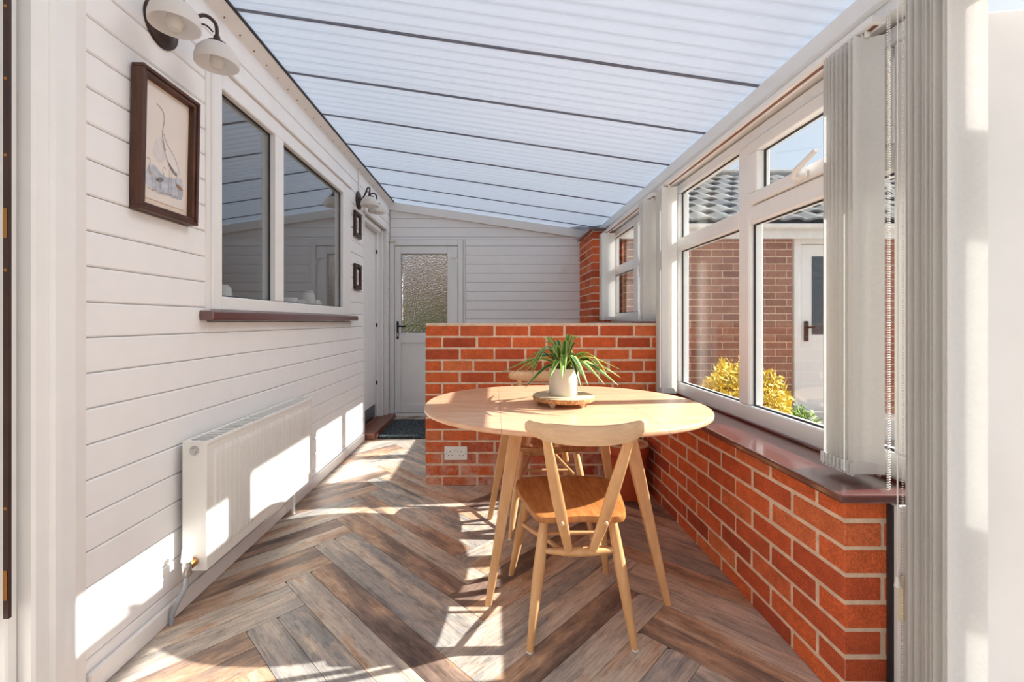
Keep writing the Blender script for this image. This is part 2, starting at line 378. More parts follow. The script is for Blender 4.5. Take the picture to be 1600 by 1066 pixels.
# ------------------------------------------------------------------ left clad wall
wl_ = thing('wall_left', 'white horizontal board cladding on the house wall beside the radiator', kind='structure')
PIT, ZB = 0.1018, 1.0128 - 10 * 0.1018
openings = [(1.82, 3.594, 1.06, 2.12), (4.0, 4.80, 0.0, 2.02)]
def wbox(y0, y1, z0, z1): B('wall_core', wl_, 'groove', -1.27, -1.160, y0, y1, z0, z1, 0)
wbox(1.20, 1.82, 0, 2.36); wbox(1.82, 3.594, 0, 1.06); wbox(1.82, 3.594, 2.12, 2.36); wbox(3.594, 4.0, 0, 2.36); wbox(4.0, 4.80, 2.02, 2.36); wbox(4.80, YE + 0.1, 0, 2.36)
B('near_wall', wl_, 'board', -1.27, XL, Y0, 0.195, 0, 2.345, 0)
def boards(y0, y1, z0, z1):
    k = -1
    while ZB + k * PIT < z1:
        a, b = max(z0, ZB + k * PIT), min(z1, ZB + (k + 1) * PIT)
        if b - a > 0.012: B('board', wl_, 'board', -1.165, XL, y0, y1, a + 0.0012, b - 0.0012, 0.0045)
        k += 1
boards(1.262, 1.806, 1.0128, 2.345); boards(1.262, 3.975, 0.0, 1.0127);  boards(1.806, 3.61, 1.0128, 1.06); boards(1.806, 3.61, 2.135, 2.345); boards(3.61, 3.975, 1.0128, 2.345); boards(3.975, 4.83, 2.075, 2.345); boards(4.83, YE, 0, 2.345)
B('corner_trim', wl_, 'trim', -1.17, -1.143, 1.225, 1.262, 0, 2.345)
B('window_trim', wl_, 'trim', -1.165, -1.145, 1.79, 1.822, 1.10, 2.135); 
sk = tag(B('baseboard_left', None, 'trim', XL + 0.001, -1.133, 1.262, 3.97, 0, 0.062, 0.004), 'low white skirting board under the radiator', kind='structure')
cove = thing('trim_1', 'white cove strip with small screws where roof meets clad wall', kind='structure')
prism('cove_strip', cove, 'trim', [(-1.16, 2.30), (XL + 0.001, 2.338), (-1.098, 2.376), (-1.098, 2.392), (-1.16, 2.395)], 'y', Y0, YE - 0.001, 0.003)
B('roof_seal', cove, 'seal', -1.100, -1.089, Y0, YE - 0.03, 2.3755, 2.384, 0)
sc_me = mesh_of(lathe_bm([(0, 0.002), (0.004, 0.0015), (0.0055, 0)], 8), 'brass')
for i in range(26): link('screw', sc_me, cove, (-1.137, 1.78 + i * 0.118, 2.3475), (math.radians(0), math.radians(128), 0))

# near door frame on the left
d3 = thing('door_3', 'white door frame with dark lock strip at the left edge', kind='structure')
B('frame_post', d3, 'upvc', -1.25, -1.115, 1.087, 1.205, 0, 2.33, 0.006)
B('frame_bead', d3, 'upvc', -1.13, -1.106, 1.125, 1.16, 0, 2.33, 0.008)
B('leaf', d3, 'upvc', -1.24, -1.19, 0.205, 1.055, 0.0, 2.045, 0.004); B('rebate', d3, 'upvc', -1.30, -1.151, 1.06, 1.0865, 0, 2.33, 0.004)  # closed white leaf added out of view to bounce sunlight into the room
B('cover_strip', d3, 'trim', -1.16, -1.125, 1.206, 1.2245, 0, 2.33, 0.004)
kp = B('lock_strip', d3, 'bronze', -1.150, -1.137, 1.051, 1.0595, 0.36, 2.20, 0.001)
for z in (0.45, 0.62, 1.18, 1.27, 1.45, 1.63, 1.80): link('screw', mesh_of(lathe_bm([(0, 0.002), (0.003, 0.0012), (0.004, 0)], 8), 'brass'), d3, (-1.1435, 1.0508, z), (math.radians(90), 0, 0))
for z in (0.44, 1.29): B('latch_plate', d3, 'brass', -1.148, -1.139, 1.0485, 1.0515, z - 0.035, z + 0.035, 0.001)
B('head', d3, 'upvc', -1.25, -1.12, 0.2, 1.086, 2.05, 2.33, 0.004)

# ------------------------------------------------------------------ kitchen window in the clad wall
w3 = thing('window_3', 'white two pane house window reflecting the roof over a maroon sill', kind='structure')
def jamb(n, y0, y1, z0, z1, x0=-1.21, x1=-1.14): return B(n, w3, 'upvc', x0, x1, y0, y1, z0, z1, 0.005)
jamb('jamb', 1.823, 1.891, 1.105, 2.12); jamb('jamb', 3.427, 3.60, 1.105, 2.12); jamb('mullion', 2.347, 2.4375, 1.165, 2.04, x1=-1.135)
jamb('head', 1.8915, 3.4265, 2.04, 2.12); jamb('bottom_rail', 1.8915, 3.4265, 1.105, 1.165)
B('head_drip', w3, 'trim', -1.16, -1.128, 1.823, 3.60, 2.121, 2.134, 0.003)
for a, b in ((1.891, 2.347), (2.4375, 3.427)):
    B('pane', w3, 'glass_in', -1.179, -1.173, a, b, 1.165, 2.04, 0)
    g = bmesh.new()
    for q in ((a, a + 0.006, 1.165, 2.04), (b - 0.006, b, 1.165, 2.04), (a + 0.006, b - 0.006, 1.165, 1.171), (a + 0.006, b - 0.006, 2.034, 2.04)):
        prism_bm([(q[0], q[2]), (q[1], q[2]), (q[1], q[3]), (q[0], q[3])], 'x', -1.1725, -1.166, g)
    link('gasket', mesh_of(g, 'seal'), w3)
B('sill', w3, 'sill', -1.25, -1.098, 1.755, 3.66, 1.062, 1.103, 0.008, 2)

# kitchen behind it
kit = thing('wall_kitchen', 'dim kitchen seen through the house window', kind='structure')
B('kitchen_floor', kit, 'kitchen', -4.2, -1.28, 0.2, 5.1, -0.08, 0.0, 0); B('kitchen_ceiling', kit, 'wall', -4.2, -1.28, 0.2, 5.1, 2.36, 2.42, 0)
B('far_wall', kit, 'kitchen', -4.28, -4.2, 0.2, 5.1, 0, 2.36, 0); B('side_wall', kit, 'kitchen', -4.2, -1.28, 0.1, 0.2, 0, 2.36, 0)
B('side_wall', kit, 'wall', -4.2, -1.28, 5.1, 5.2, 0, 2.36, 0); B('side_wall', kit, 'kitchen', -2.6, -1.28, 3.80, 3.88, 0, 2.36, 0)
B('window_board', kit, 'upvc', -1.42, -1.272, 1.83, 3.59, 1.06, 1.165, 0.004)
tag(B('worktop', None, 'worktop', -1.95, -1.285, 1.4, 3.78, 0.90, 0.945, 0.004), 'dark grey kitchen worktop behind the house window', 'worktop')
tp = thing('kitchen_tap', 'chrome swan neck tap seen through the near kitchen pane', 'tap', (-1.56, 2.68, 0.945))
lathe('base', tp, 'chrome', [(0, 0.05), (0.018, 0.05), (0.024, 0.02), (0.026, 0)], 16)
tube('spout', tp, 'chrome', [(0, 0, 0.04), (0, 0, 0.24)] + [(0, -0.075 + 0.075 * math.cos(t), 0.24 + 0.085 * math.sin(t)) for t in [math.pi * i / 10 for i in range(1, 11)]] + [(0, -0.15, 0.20)], 0.012, 10)
tube('lever', tp, 'chrome', [(0.018, 0, 0.06), (0.05, 0, 0.10)], 0.006, 8)
LB = 1.165
pole = thing('kitchen_pole', 'slim white upright holder on the kitchen window ledge', 'holder', (-1.35, 2.83, LB))
lathe('foot', pole, 'plastic', [(0, 0.012), (0.035, 0.012), (0.04, 0)], 16); tube('rod', pole, 'plastic', [(0, 0, 0.01), (0, 0, 0.26)], 0.008, 8)
def bowl(y, x, r, h, label, g=None):
    o = tag(lathe('bowl', None, 'plastic', [(0, 0.004), (r * 0.5, 0.006), (r * 0.9, h), (r, h), (r * 0.62, 0), (0, 0)], 20, (x, y, LB)), label, 'bowl', g)
bowl(2.96, -1.34, 0.05, 0.05, 'small white bowl beside the upright holder on the ledge'); bowl(3.10, -1.345, 0.055, 0.042, 'wide white bowl in the middle of the kitchen ledge')
tag(lathe('soap_pot', None, 'plastic', [(0, 0.075), (0.02, 0.075), (0.034, 0.06), (0.036, 0), (0, 0)], 18, (-1.345, 2.24, LB)), 'squat white pot on ledge behind the near kitchen pane', 'pot')
jr = thing('glass_jar', 'white patterned jar with lid at far end of kitchen ledge', 'jar', (-1.345, 3.27, LB))
lathe('body', jr, 'pot', [(0, 0.1), (0.036, 0.1), (0.044, 0.08), (0.044, 0.01), (0.038, 0), (0, 0)], 20); lathe('lid', jr, 'pipe', [(0, 0.125), (0.03, 0.122), (0.038, 0.1), (0, 0.1)], 20)
tag(lathe('round_pot', None, 'plastic', [(0, 0.06), (0.03, 0.055), (0.045, 0.03), (0.035, 0), (0, 0)], 18, (-1.345, 3.40, LB)), 'small round white pot beside the lidded jar', 'pot')

# ------------------------------------------------------------------ far doorway in the clad wall
d2 = thing('door_2', 'open white house doorway beyond the two small pictures', kind='structure')
B('near_jamb', d2, 'upvc', -1.27, -1.147, 3.976, 4.02, 0, 2.03, 0.004); B('far_jamb', d2, 'upvc', -1.27, -1.20, 4.66, 4.735, 0, 2.03, 0.004)
B('lining', d2, 'upvc', -1.27, -1.165, 4.7355, 4.785, 0, 2.03, 0.004)
B('architrave', d2, 'trim', -1.168, -1.128, 4.786, 4.828, 0.0, 2.072, 0.004); B('head', d2, 'upvc', -1.27, -1.165, 4.02, 4.66, 1.98, 2.03, 0.004); B('head_trim', d2, 'trim', -1.168, -1.128, 3.976, 4.785, 2.031, 2.072, 0.004)
lf = B('leaf', d2, 'upvc', -1.26, -1.222, 4.021, 4.659, 0.20, 1.979, 0.004); B('dark_gap_panel', d2, 'rubble', -1.255, -1.226, 4.021, 4.659, 0.078, 0.1995, 0.003)  # dark panel painted in for the shaded gap below the leaf
for z in (0.42, 1.02, 1.78): B('lock_keep', d2, 'black', -1.215, -1.199, 4.655, 4.6595, z - 0.02, z + 0.02, 0.001)
st = tag(B('trim_2', None, 'step', -1.30, -1.055, 3.99, 4.87, 0.0, 0.058, 0.008, 2), 'raised dark brown threshold step at the house doorway', kind='structure')
B('raised_lip', st, 'step', -1.215, -1.19, 4.02, 4.66, 0.056, 0.075, 0.003)

# ------------------------------------------------------------------ end wall with door
we = thing('wall_end', 'white boarded gable wall at the far end', kind='structure')
def rz(x, d): return roof_z(x) - d
prism('wall_core', we, 'groove', [(-0.33, -0.02), (1.3, -0.02), (1.3, rz(1.3, 0.01)), (-0.33, rz(-0.33, 0.01))], 'y', YE + 0.012, YE + 0.10)
prism('wall_core', we, 'groove', [(-1.27, 1.965), (-0.33, 1.965), (-0.33, rz(-0.33, 0.01)), (-1.27, rz(-1.15, 0.01))], 'y', YE + 0.012, YE + 0.10)
k = 0
zl = 0.983 - 9 * PIT
for k in range(-1, 26):
    a, b = zl + k * PIT + 0.0012, zl + (k + 1) * PIT - 0.0012
    for x0, x1, zmin, zmax in ((-1.149, 1.24, 1.972, 9), (-0.305, 1.24, 0.0, 1.9715)):
        a2, b2 = max(a, zmin), min(b, zmax)
        if b2 - a2 < 0.015: continue
        p = clip([(x0, a2), (x1, a2), (x1, b2), (x0, b2)], 0.147, 1, 2.385 - 0.147 * 1.10 - 0.03)
        if len(p) > 2 and max(q[1] for q in p) - a2 > 0.01: prism('board', we, 'board', p, 'y', YE, YE + 0.016, 0.0035)
B('corner_trim', we, 'trim', -0.33, -0.3055, YE - 0.006, YE + 0.02, 0.0, 1.97, 0.003)
tr3 = tag(prism('trim_3', None, 'trim', [(-1.148, rz(-1.148, 0.006)), (1.2, rz(1.2, 0.006)), (1.2, rz(1.2, 0.098)), (-1.148, rz(-1.148, 0.098))], 'y', YE - 0.045, YE - 0.001, 0.004), 'sloping white trim under the roof on the end wall', kind='structure')
d1 = thing('door_1', 'white panelled garden door with patterned glass and black handle', kind='structure')
def D(n, x0, x1, z0, z1, y0=YE - 0.02, y1=YE + 0.05, m='upvc', bev=0.004): return B(n, d1, m, x0, x1, y0, y1, z0, z1, bev)
D('frame_jamb', -1.147, -1.095, 0.0, 1.965, YE - 0.03, YE + 0.06); D('frame_jamb', -0.385, -0.331, 0.0, 1.965, YE - 0.03, YE + 0.06); D('frame_head', -1.0945, -0.3855, 1.90, 1.965, YE - 0.03, YE + 0.06); D('threshold', -1.0945, -0.3855, 0.0, 0.035, YE - 0.03, YE + 0.06, 'upvc')
lfd = D('leaf_stile', -1.092, -1.022, 0.04, 1.896); D('leaf_stile', -0.505, -0.389, 0.04, 1.896); D('leaf_rail', -1.0215, -0.5055, 1.81, 1.896); D('leaf_rail', -1.0215, -0.5055, 0.82, 0.925); D('leaf_rail', -1.0215, -0.5055, 0.04, 0.135)
D('lower_panel', -1.0215, -0.5055, 0.135, 0.82, YE + 0.0, YE + 0.04, 'upvc', 0.002); D('pane', -1.0215, -0.5055, 0.925, 1.81, YE + 0.01, YE + 0.022, 'pattern', 0)
g = bmesh.new()
for q in ((-1.0215, -1.0135, 0.925, 1.81), (-0.5135, -0.5055, 0.925, 1.81), (-1.0135, -0.5135, 0.925, 0.933), (-1.0135, -0.5135, 1.802, 1.81)): prism_bm([(q[0], q[2]), (q[1], q[2]), (q[1], q[3]), (q[0], q[3])], 'y', YE + 0.0, YE + 0.0098, g)
link('gasket', mesh_of(g, 'pipe'), d1)
hd = D('handle_plate', -1.068, -1.044, 0.86, 1.06, YE - 0.032, YE - 0.0205, 'black', 0.006)
tube('lever', d1, 'black', [(-1.056, YE - 0.03, 1.005), (-1.056, YE - 0.06, 1.005), (-1.045, YE - 0.066, 1.005), (-0.955, YE - 0.066, 1.003)], 0.0095, 8)
D('cylinder', -1.062, -1.050, 0.89, 0.93, YE - 0.0345, YE - 0.0322, 'chrome', 0.002)
D('brass_catch', -1.14, -1.07, 1.935, 1.947, YE - 0.042, YE - 0.0305, 'cream', 0.002)
D('door_contact', -0.475, -0.395, 1.755, 1.775, YE - 0.036, YE - 0.0205, 'plastic', 0.003); D('door_contact', -0.41, -0.385, 1.70, 1.754, YE - 0.036, YE - 0.0315, 'plastic', 0.003)

def socket(name, label, loc, w, h, holes, rotz=0):
    o = thing(name, label, 'socket', loc, rotz)
    link('plate', box_mesh(w, 0.012, h, 'plastic', 0.004, 2), o, (0, -0.006, 0))
    for x, z, a, b in holes: link('pin_hole', box_mesh(a, 0.002, b, 'dark', 0), o, (x, -0.0123, z))
    return o
s1 = socket('wall_socket', 'white double socket on the brick partition', (-0.2375, YP - 0.0005, 0.21), 0.147, 0.087, [(sx * 0.036 + dx, dz, a, b) for sx in (-1, 1) for dx, dz, a, b in ((0, 0.012, 0.004, 0.008), (-0.011, -0.012, 0.006, 0.004), (0.011, -0.012, 0.006, 0.004))])
for sx in (-1, 1): link('rocker_switch', box_mesh(0.010, 0.006, 0.02, 'plastic', 0.002), s1, (sx * 0.010, -0.0145, 0.02))
for sx in (-1, 1): link('screw', box_mesh(0.005, 0.002, 0.005, 'pipe', 0.001), s1, (sx * 0.062, -0.0125, 0))
s2 = socket('wall_switch', 'small white socket on the end wall near the brick pier', (0.795, YE - 0.0005, 1.64), 0.088, 0.088, [(0, 0.014, 0.005, 0.010), (-0.013, -0.012, 0.007, 0.005), (0.013, -0.012, 0.007, 0.005)])

# ------------------------------------------------------------------ bricks
ZO = -0.016
def brick(parent, x0, x1, y0, y1, k, mat='brick'):
    j = lambda: R.uniform(-0.0015, 0.0015)
    z0 = ZO + k * 0.075 + 0.0056; z1 = ZO + (k + 1) * 0.075 - 0.0056
    if x1 - x0 > y1 - y0: x0, x1 = x0 + (0.0015 if x0 > -0.43 else 0), x1 - 0.0015
    else: y0, y1 = y0 + (0.0015 if y0 > YN + 0.01 else 0), y1 - 0.0015
    z0 = max(z0, 0.0)
    c = Vector(((x0 + x1) / 2, (y0 + y1) / 2, (z0 + z1) / 2)) - base_of(parent)
    o = link('brick', box_mesh(x1 - x0, y1 - y0, z1 - z0, mat, 0.0035), parent, c + Vector((j(), j(), j() * 0.7)))
    return o
wp = thing('wall_partition', 'low red brick partition wall behind the table', kind='structure')
PT = 0.1025; XE = XW - 0.012
B('mortar', wp, 'mortar', -0.431, XB + 0.005, YP + 0.003, YP + PT - 0.005, 0, 1.034, 0); B('mortar', wp, 'mortar', XB + 0.006, XE, YP + 0.003, YP + PT - 0.005, 0.60, 1.034, 0)
B('mortar_cap', wp, 'mortar', -0.434, XE, YP - 0.002, YP + PT + 0.002, 1.031, 1.047, 0.004)
for k in range(14):
    x = -0.434; first = True
    end = XB - 0.002 if k < 8 else XE
    while x < end - 0.02:
        w_ = 0.215 if (k % 2 == 1 or not first) else 0.1025
        if first is False and R.random() < 0.12 and k > 6: w_ = 0.19
        e = min(x + w_, end); brick(wp, x, e, YP, YP + PT, k, 'brick_bloom'); x = e + 0.010; first = False
wr = thing('wall_right', 'red brick dwarf wall under the long window', kind='structure')
B('mortar', wr, 'mortar', XB + 0.003, 1.176, YN + 0.003, YP + 0.0, 0, 0.562, 0)
for k in range(8):
    if k % 2 == 1: brick(wr, XB, XB + 0.215, YN, YN + 0.1025, k); y = YN + 0.1125
    else: brick(wr, XB, XB + 0.1025, YN, YN + 0.215, k); brick(wr, XB + 0.1125, XB + 0.215, YN, YN + 0.215, k); y = YN + 0.225
    while y < YP - 0.015:
        e = min(y + 0.215, YP - 0.001); brick(wr, XB, XB + 0.1025, y, e, k); y = e + 0.010
# outer leaf of the wall and the stretch beyond the partition
B('outer_leaf', wr, 'brick_far', 1.184, 1.28, YN, 5.1, -0.1, 0.585, 0); B('far_stretch', wr, 'brick_far', XB, 1.28, YP + PT + 0.002, 4.345, 0, 1.03, 0); 
pr = thing('wall_pier', 'narrow red brick pier with maroon cap beside the end wall', kind='structure')
B('mortar', pr, 'mortar', XB + 0.004, 1.15, 4.36, YE - 0.002, 0, 1.94, 0)
for k in range(13, 26):
    y = 4.354; first = True
    while y < YE - 0.03:
        w_ = 0.1025 if (k % 2 == 1 and first) else 0.215
        if k % 2 == 0 and first: brick(pr, XB, XB + 0.1025, y, y + 0.215, k); brick(pr, XB + 0.1125, 1.152, y, y + 0.1025, k); e = y + 0.215
        elif first: brick(pr, XB, 1.152, y, y + 0.1025, k); e = y + 0.1025
        else: e = min(y + 0.1025, YE - 0.003); brick(pr, XB, XB + 0.1025, y, e, k)
        y = e + 0.010; first = False
B('cap', pr, 'sill', 0.925, 1.17, 4.31, YE - 0.05, 1.936, 1.962, 0.005)

# ------------------------------------------------------------------ long window above the dwarf wall
w1 = thing('window_1', 'long white window with opening top vent above the dwarf wall', kind='structure')
def F(n, w, y0, y1, z0, z1, x0=XW, x1=XW + 0.068, m='upvc', bev=0.006): return B(n, w, m, x0, x1, y0, y1, z0, z1, bev)
F('bottom_rail', w1, 1.27, 2.935, 0.592, 0.67); F('head', w1, 1.27, 2.935, 1.875, 1.93); F('jamb', w1, 2.848, 2.935, 0.6705, 1.8745); F('jamb', w1, 1.27, 1.322, 0.6705, 1.8745); F('mullion', w1, 2.065, 2.151, 0.6705, 1.8745)
F('transom', w1, 2.1515, 2.8475, 1.505, 1.585); F('transom', w1, 1.3225, 2.0645, 1.505, 1.585)
vs = bmesh.new()
def ring(bm, y0, y1, z0, z1, t0, t1, x0, x1):
    for q in ((y0, y1, z0, z0 + t1), (y0, y1, z1 - t1, z1), (y0, y0 + t0, z0 + t1, z1 - t1), (y1 - t0, y1, z0 + t1, z1 - t1)):
        prism_bm([(q[0], q[2]), (q[1], q[2]), (q[1], q[3]), (q[0], q[3])], 'x', x0, x1, bm)
ring(vs, 1.326, 2.058, 1.588, 1.872, 0.072, 0.052, XW - 0.012, XW + 0.05)
vent = link('vent_sash', mesh_of(vs, 'upvc'), w1); bv = vent.modifiers.new('b', 'BEVEL'); bv.width = 0.005; bv.segments = 2
hl = tube('vent_handle', w1, 'upvc', [(XW - 0.014, 1.70, 1.606), (XW - 0.04, 1.70, 1.61), (XW - 0.046, 1.68, 1.622), (XW - 0.046, 1.60, 1.652), (XW - 0.046, 1.572, 1.66)], [0.016, 0.013, 0.011, 0.009, 0.008], 10)
B('handle_base', w1, 'upvc', XW - 0.024, XW - 0.0125, 1.655, 1.735, 1.594, 1.624, 0.004)
panes = ((2.151, 2.848, 0.67, 1.505), (2.151, 2.848, 1.585, 1.875), (1.322, 2.065, 0.67, 1.505), (1.398, 1.986, 1.640, 1.820))
for a, b, z0, z1 in panes:
    B('pane', w1, 'glass', XW + 0.03, XW + 0.034, a, b, z0, z1, 0)
    g = bmesh.new(); ring(g, a, b, z0, z1, 0.006, 0.006, XW + 0.022, XW + 0.0295); link('gasket', mesh_of(g, 'seal'), w1)
w2 = thing('window_2', 'smaller white window between the partition and the brick pier', kind='structure')
F('bottom_rail', w2, 3.0, 4.50, 1.055, 1.135); F('head', w2, 3.0, 4.50, 1.875, 1.93); F('jamb', w2, 4.417, 4.50, 1.1355, 1.8745); F('jamb', w2, 3.0, 3.07, 1.1355, 1.8745); F('mullion', w2, 3.66, 3.755, 1.1355, 1.8745)
F('transom', w2, 3.7555, 4.4165, 1.505, 1.585); F('transom', w2, 3.0705, 3.6595, 1.505, 1.585)
for a, b in ((3.07, 3.66), (3.755, 4.417)):
    for z0, z1 in ((1.135, 1.505), (1.585, 1.875)):
        B('pane', w2, 'glass', XW + 0.03, XW + 0.034, a, b, z0, z1, 0)
        g = bmesh.new(); ring(g, a, b, z0, z1, 0.006, 0.006, XW + 0.022, XW + 0.0295); link('gasket', mesh_of(g, 'seal'), w2)
F('end_infill', wr, 4.501, 5.1, 0.60, 1.93, XW, XW + 0.09, 'wall', 0); F('corner_post', w1, 2.936, 2.999, 0.60, 1.93)
ws = thing('trim_4', 'glossy maroon inner window sill along the dwarf wall', kind='structure')
B('sill_board', ws, 'sill', 0.94, XW + 0.004, 1.208, YP - 0.001, 0.566, 0.591, 0.006, 2); B('back_upstand', ws, 'sill', XW - 0.012, XW - 0.0005, 1.24, YP - 0.001, 0.5905, 0.604, 0.003)
ws2 = tag(B('trim_5', None, 'sill', 0.935, XW - 0.001, YP + PT + 0.003, 4.345, 1.032, 1.054, 0.005), 'dark narrow sill of the window beyond the partition', kind='structure')

# eaves beam
bmn = thing('trim_6', 'white eaves beam above the windows', kind='structure')
prism('beam', bmn, 'upvc', [(1.135, 1.938), (1.30, 1.938), (1.30, roof_z(1.30) - 0.008), (1.135, roof_z(1.135) - 0.008)], 'y', Y0, YE - 0.05, 0.004)
prism('fascia_lip', bmn, 'upvc', [(1.118, 1.985), (1.1345, 1.975), (1.1345, roof_z(1.1345) - 0.008), (1.118, roof_z(1.118) - 0.008)], 'y', Y0, YE - 0.05, 0.003)
for y in (1.35, 1.75, 2.15, 2.6, 3.1): link('bolt_head', mesh_of(lathe_bm([(0, 0.006), (0.006, 0.005), (0.008, 0)], 10), 'pipe'), bmn, (1.1345, y, 1.957), (0, math.radians(-90), 0))

# ------------------------------------------------------------------ translucent roof
cl = thing('ceiling', 'opal corrugated polycarbonate roof with thin grey glazing bars', kind='structure')
bars = [-0.06, 0.90] + [1.90 + 0.48 * i for i in range(0, 7)]
edges = [Y0] + [b for b in bars if Y0 < b < YE] + [YE + 0.1]
for a, b in zip(edges, edges[1:]):
    bm = bmesh.new(); nw = max(2, round((b - a) / 0.066)); n = nw * 8; rows = []
    for x in (-1.20, 1.36):
        rows.append([bm.verts.new((x, a + 0.004 + (b - a - 0.008) * i / n, roof_z(x) + 0.005 - 0.005 * math.cos(2 * math.pi * (i % 8) / 8) + 0.002 * ((i // 8) % 2))) for i in range(n + 1)])
    for i in range(n): bm.faces.new((rows[0][i], rows[0][i + 1], rows[1][i + 1], rows[1][i]))
    link('roof_panel', mesh_of(bm, 'roof', True), cl)
for b in bars:
    if Y0 < b < YE: prism('glazing_bar', cl, 'bar', [(-1.19, roof_z(-1.19) - 0.004), (1.33, roof_z(1.33) - 0.004), (1.33, roof_z(1.33) + 0.018), (-1.19, roof_z(-1.19) + 0.018)], 'y', b - 0.006, b + 0.006)

# glazing added behind the camera and by the open door for fill light
wb = thing('fill_window_1', 'white framed glazing added behind the viewpoint to let in fill light', kind='structure')
B('bottom_rail', wb, 'upvc', -1.14, 1.27, Y0 - 0.07, Y0, 0.0, 0.12); B('head', wb, 'upvc', -1.14, 1.27, Y0 - 0.07, Y0, 1.93, 2.03)
for i in range(5): B('mullion', wb, 'upvc', -1.14 + i * 0.5825, -1.06 + i * 0.5825, Y0 - 0.07, Y0, 0.1205, 1.9295)
for i in range(4): B('pane', wb, 'glass', -1.06 + i * 0.5825, -0.5575 + i * 0.5825, Y0 - 0.037, Y0 - 0.033, 0.12, 1.93, 0)
prism('gable_infill', wb, 'upvc', [(-1.14, 2.0305), (1.27, 2.0305), (1.27, roof_z(1.27) - 0.01), (-1.14, roof_z(-1.14) - 0.01)], 'y', Y0 - 0.07, Y0)
w5 = thing('fill_window_2', 'unseen white framed window added near the garden door for fill light', kind='structure')  # out of view, glazed so extra sky and sun light comes in
B('dwarf_wall', w5, 'brick_far', 1.10, 1.28, Y0, 0.25, 0, 0.585, 0); F('bottom_rail', w5, Y0, 0.25, 0.592, 0.67); F('head', w5, Y0, 0.25, 1.875, 1.93); F('jamb', w5, Y0, Y0 + 0.07, 0.6705, 1.8745); F('jamb', w5, 0.18, 0.25, 0.6705, 1.8745); F('mullion', w5, -0.52, -0.44, 0.6705, 1.8745)
B('pane', w5, 'glass', XW + 0.03, XW + 0.034, Y0 + 0.07, -0.52, 0.67, 1.875, 0); B('pane', w5, 'glass', XW + 0.03, XW + 0.034, -0.44, 0.18, 0.67, 1.875, 0)

# ------------------------------------------------------------------ open garden door on the right
d4 = thing('door_4', 'white garden door standing open outward at the right edge', kind='structure')
B('frame_jamb', d4, 'upvc', 1.086, 1.25, 1.198, 1.2295, 0, 0.565, 0.004); B('frame_jamb', d4, 'upvc', 1.13, 1.25, 1.165, 1.1975, 0, 1.935, 0.005); B('frame_jamb', d4, 'upvc', XW, 1.25, 0.255, 0.31, 0, 1.935, 0.005); B('frame_head', d4, 'upvc', XW, 1.25, 0.3105, 1.1645, 1.88, 1.935, 0.005); B('threshold', d4, 'upvc', XW, 1.27, 0.3105, 1.1645, -0.02, 0.03, 0.004)
B('strike_plate', d4, 'cream', 1.078, 1.106, 1.185, 1.1975, 0.262, 0.382, 0.006)
B('jamb_seal', d4, 'seal', 1.0805, 1.0855, 1.212, 1.2295, 0.0, 0.56, 0)
leaf = bpy.data.objects.new('leaf', None); C.objects.link(leaf); leaf.parent = d4; leaf.location = (1.27, 1.19, 0.03); leaf.rotation_euler = (0, 0, math.radians(-8))
def LB_(n, x0, x1, z0, z1, y0=-0.03, y1=0.03, m='upvc', bev=0.005): return link(n, box_mesh(x1 - x0, y1 - y0, z1 - z0, m, bev), leaf, ((x0 + x1) / 2, (y0 + y1) / 2, (z0 + z1) / 2))
LB_('stile', 0, 0.112, 0, 1.832); LB_('stile', 0.70, 0.82, 0, 1.832); LB_('top_rail', 0.1125, 0.6995, 1.72, 1.832); LB_('bottom_rail', 0.1125, 0.6995, 0, 0.16); LB_('mid_rail', 0.1125, 0.6995, 0.80, 0.90); LB_('pane', 0.1125, 0.6995, 0.90, 1.72, -0.003, 0.003, 'glass', 0); LB_('pane', 0.1125, 0.6995, 0.16, 0.80, -0.003, 0.003, 'glass', 0)

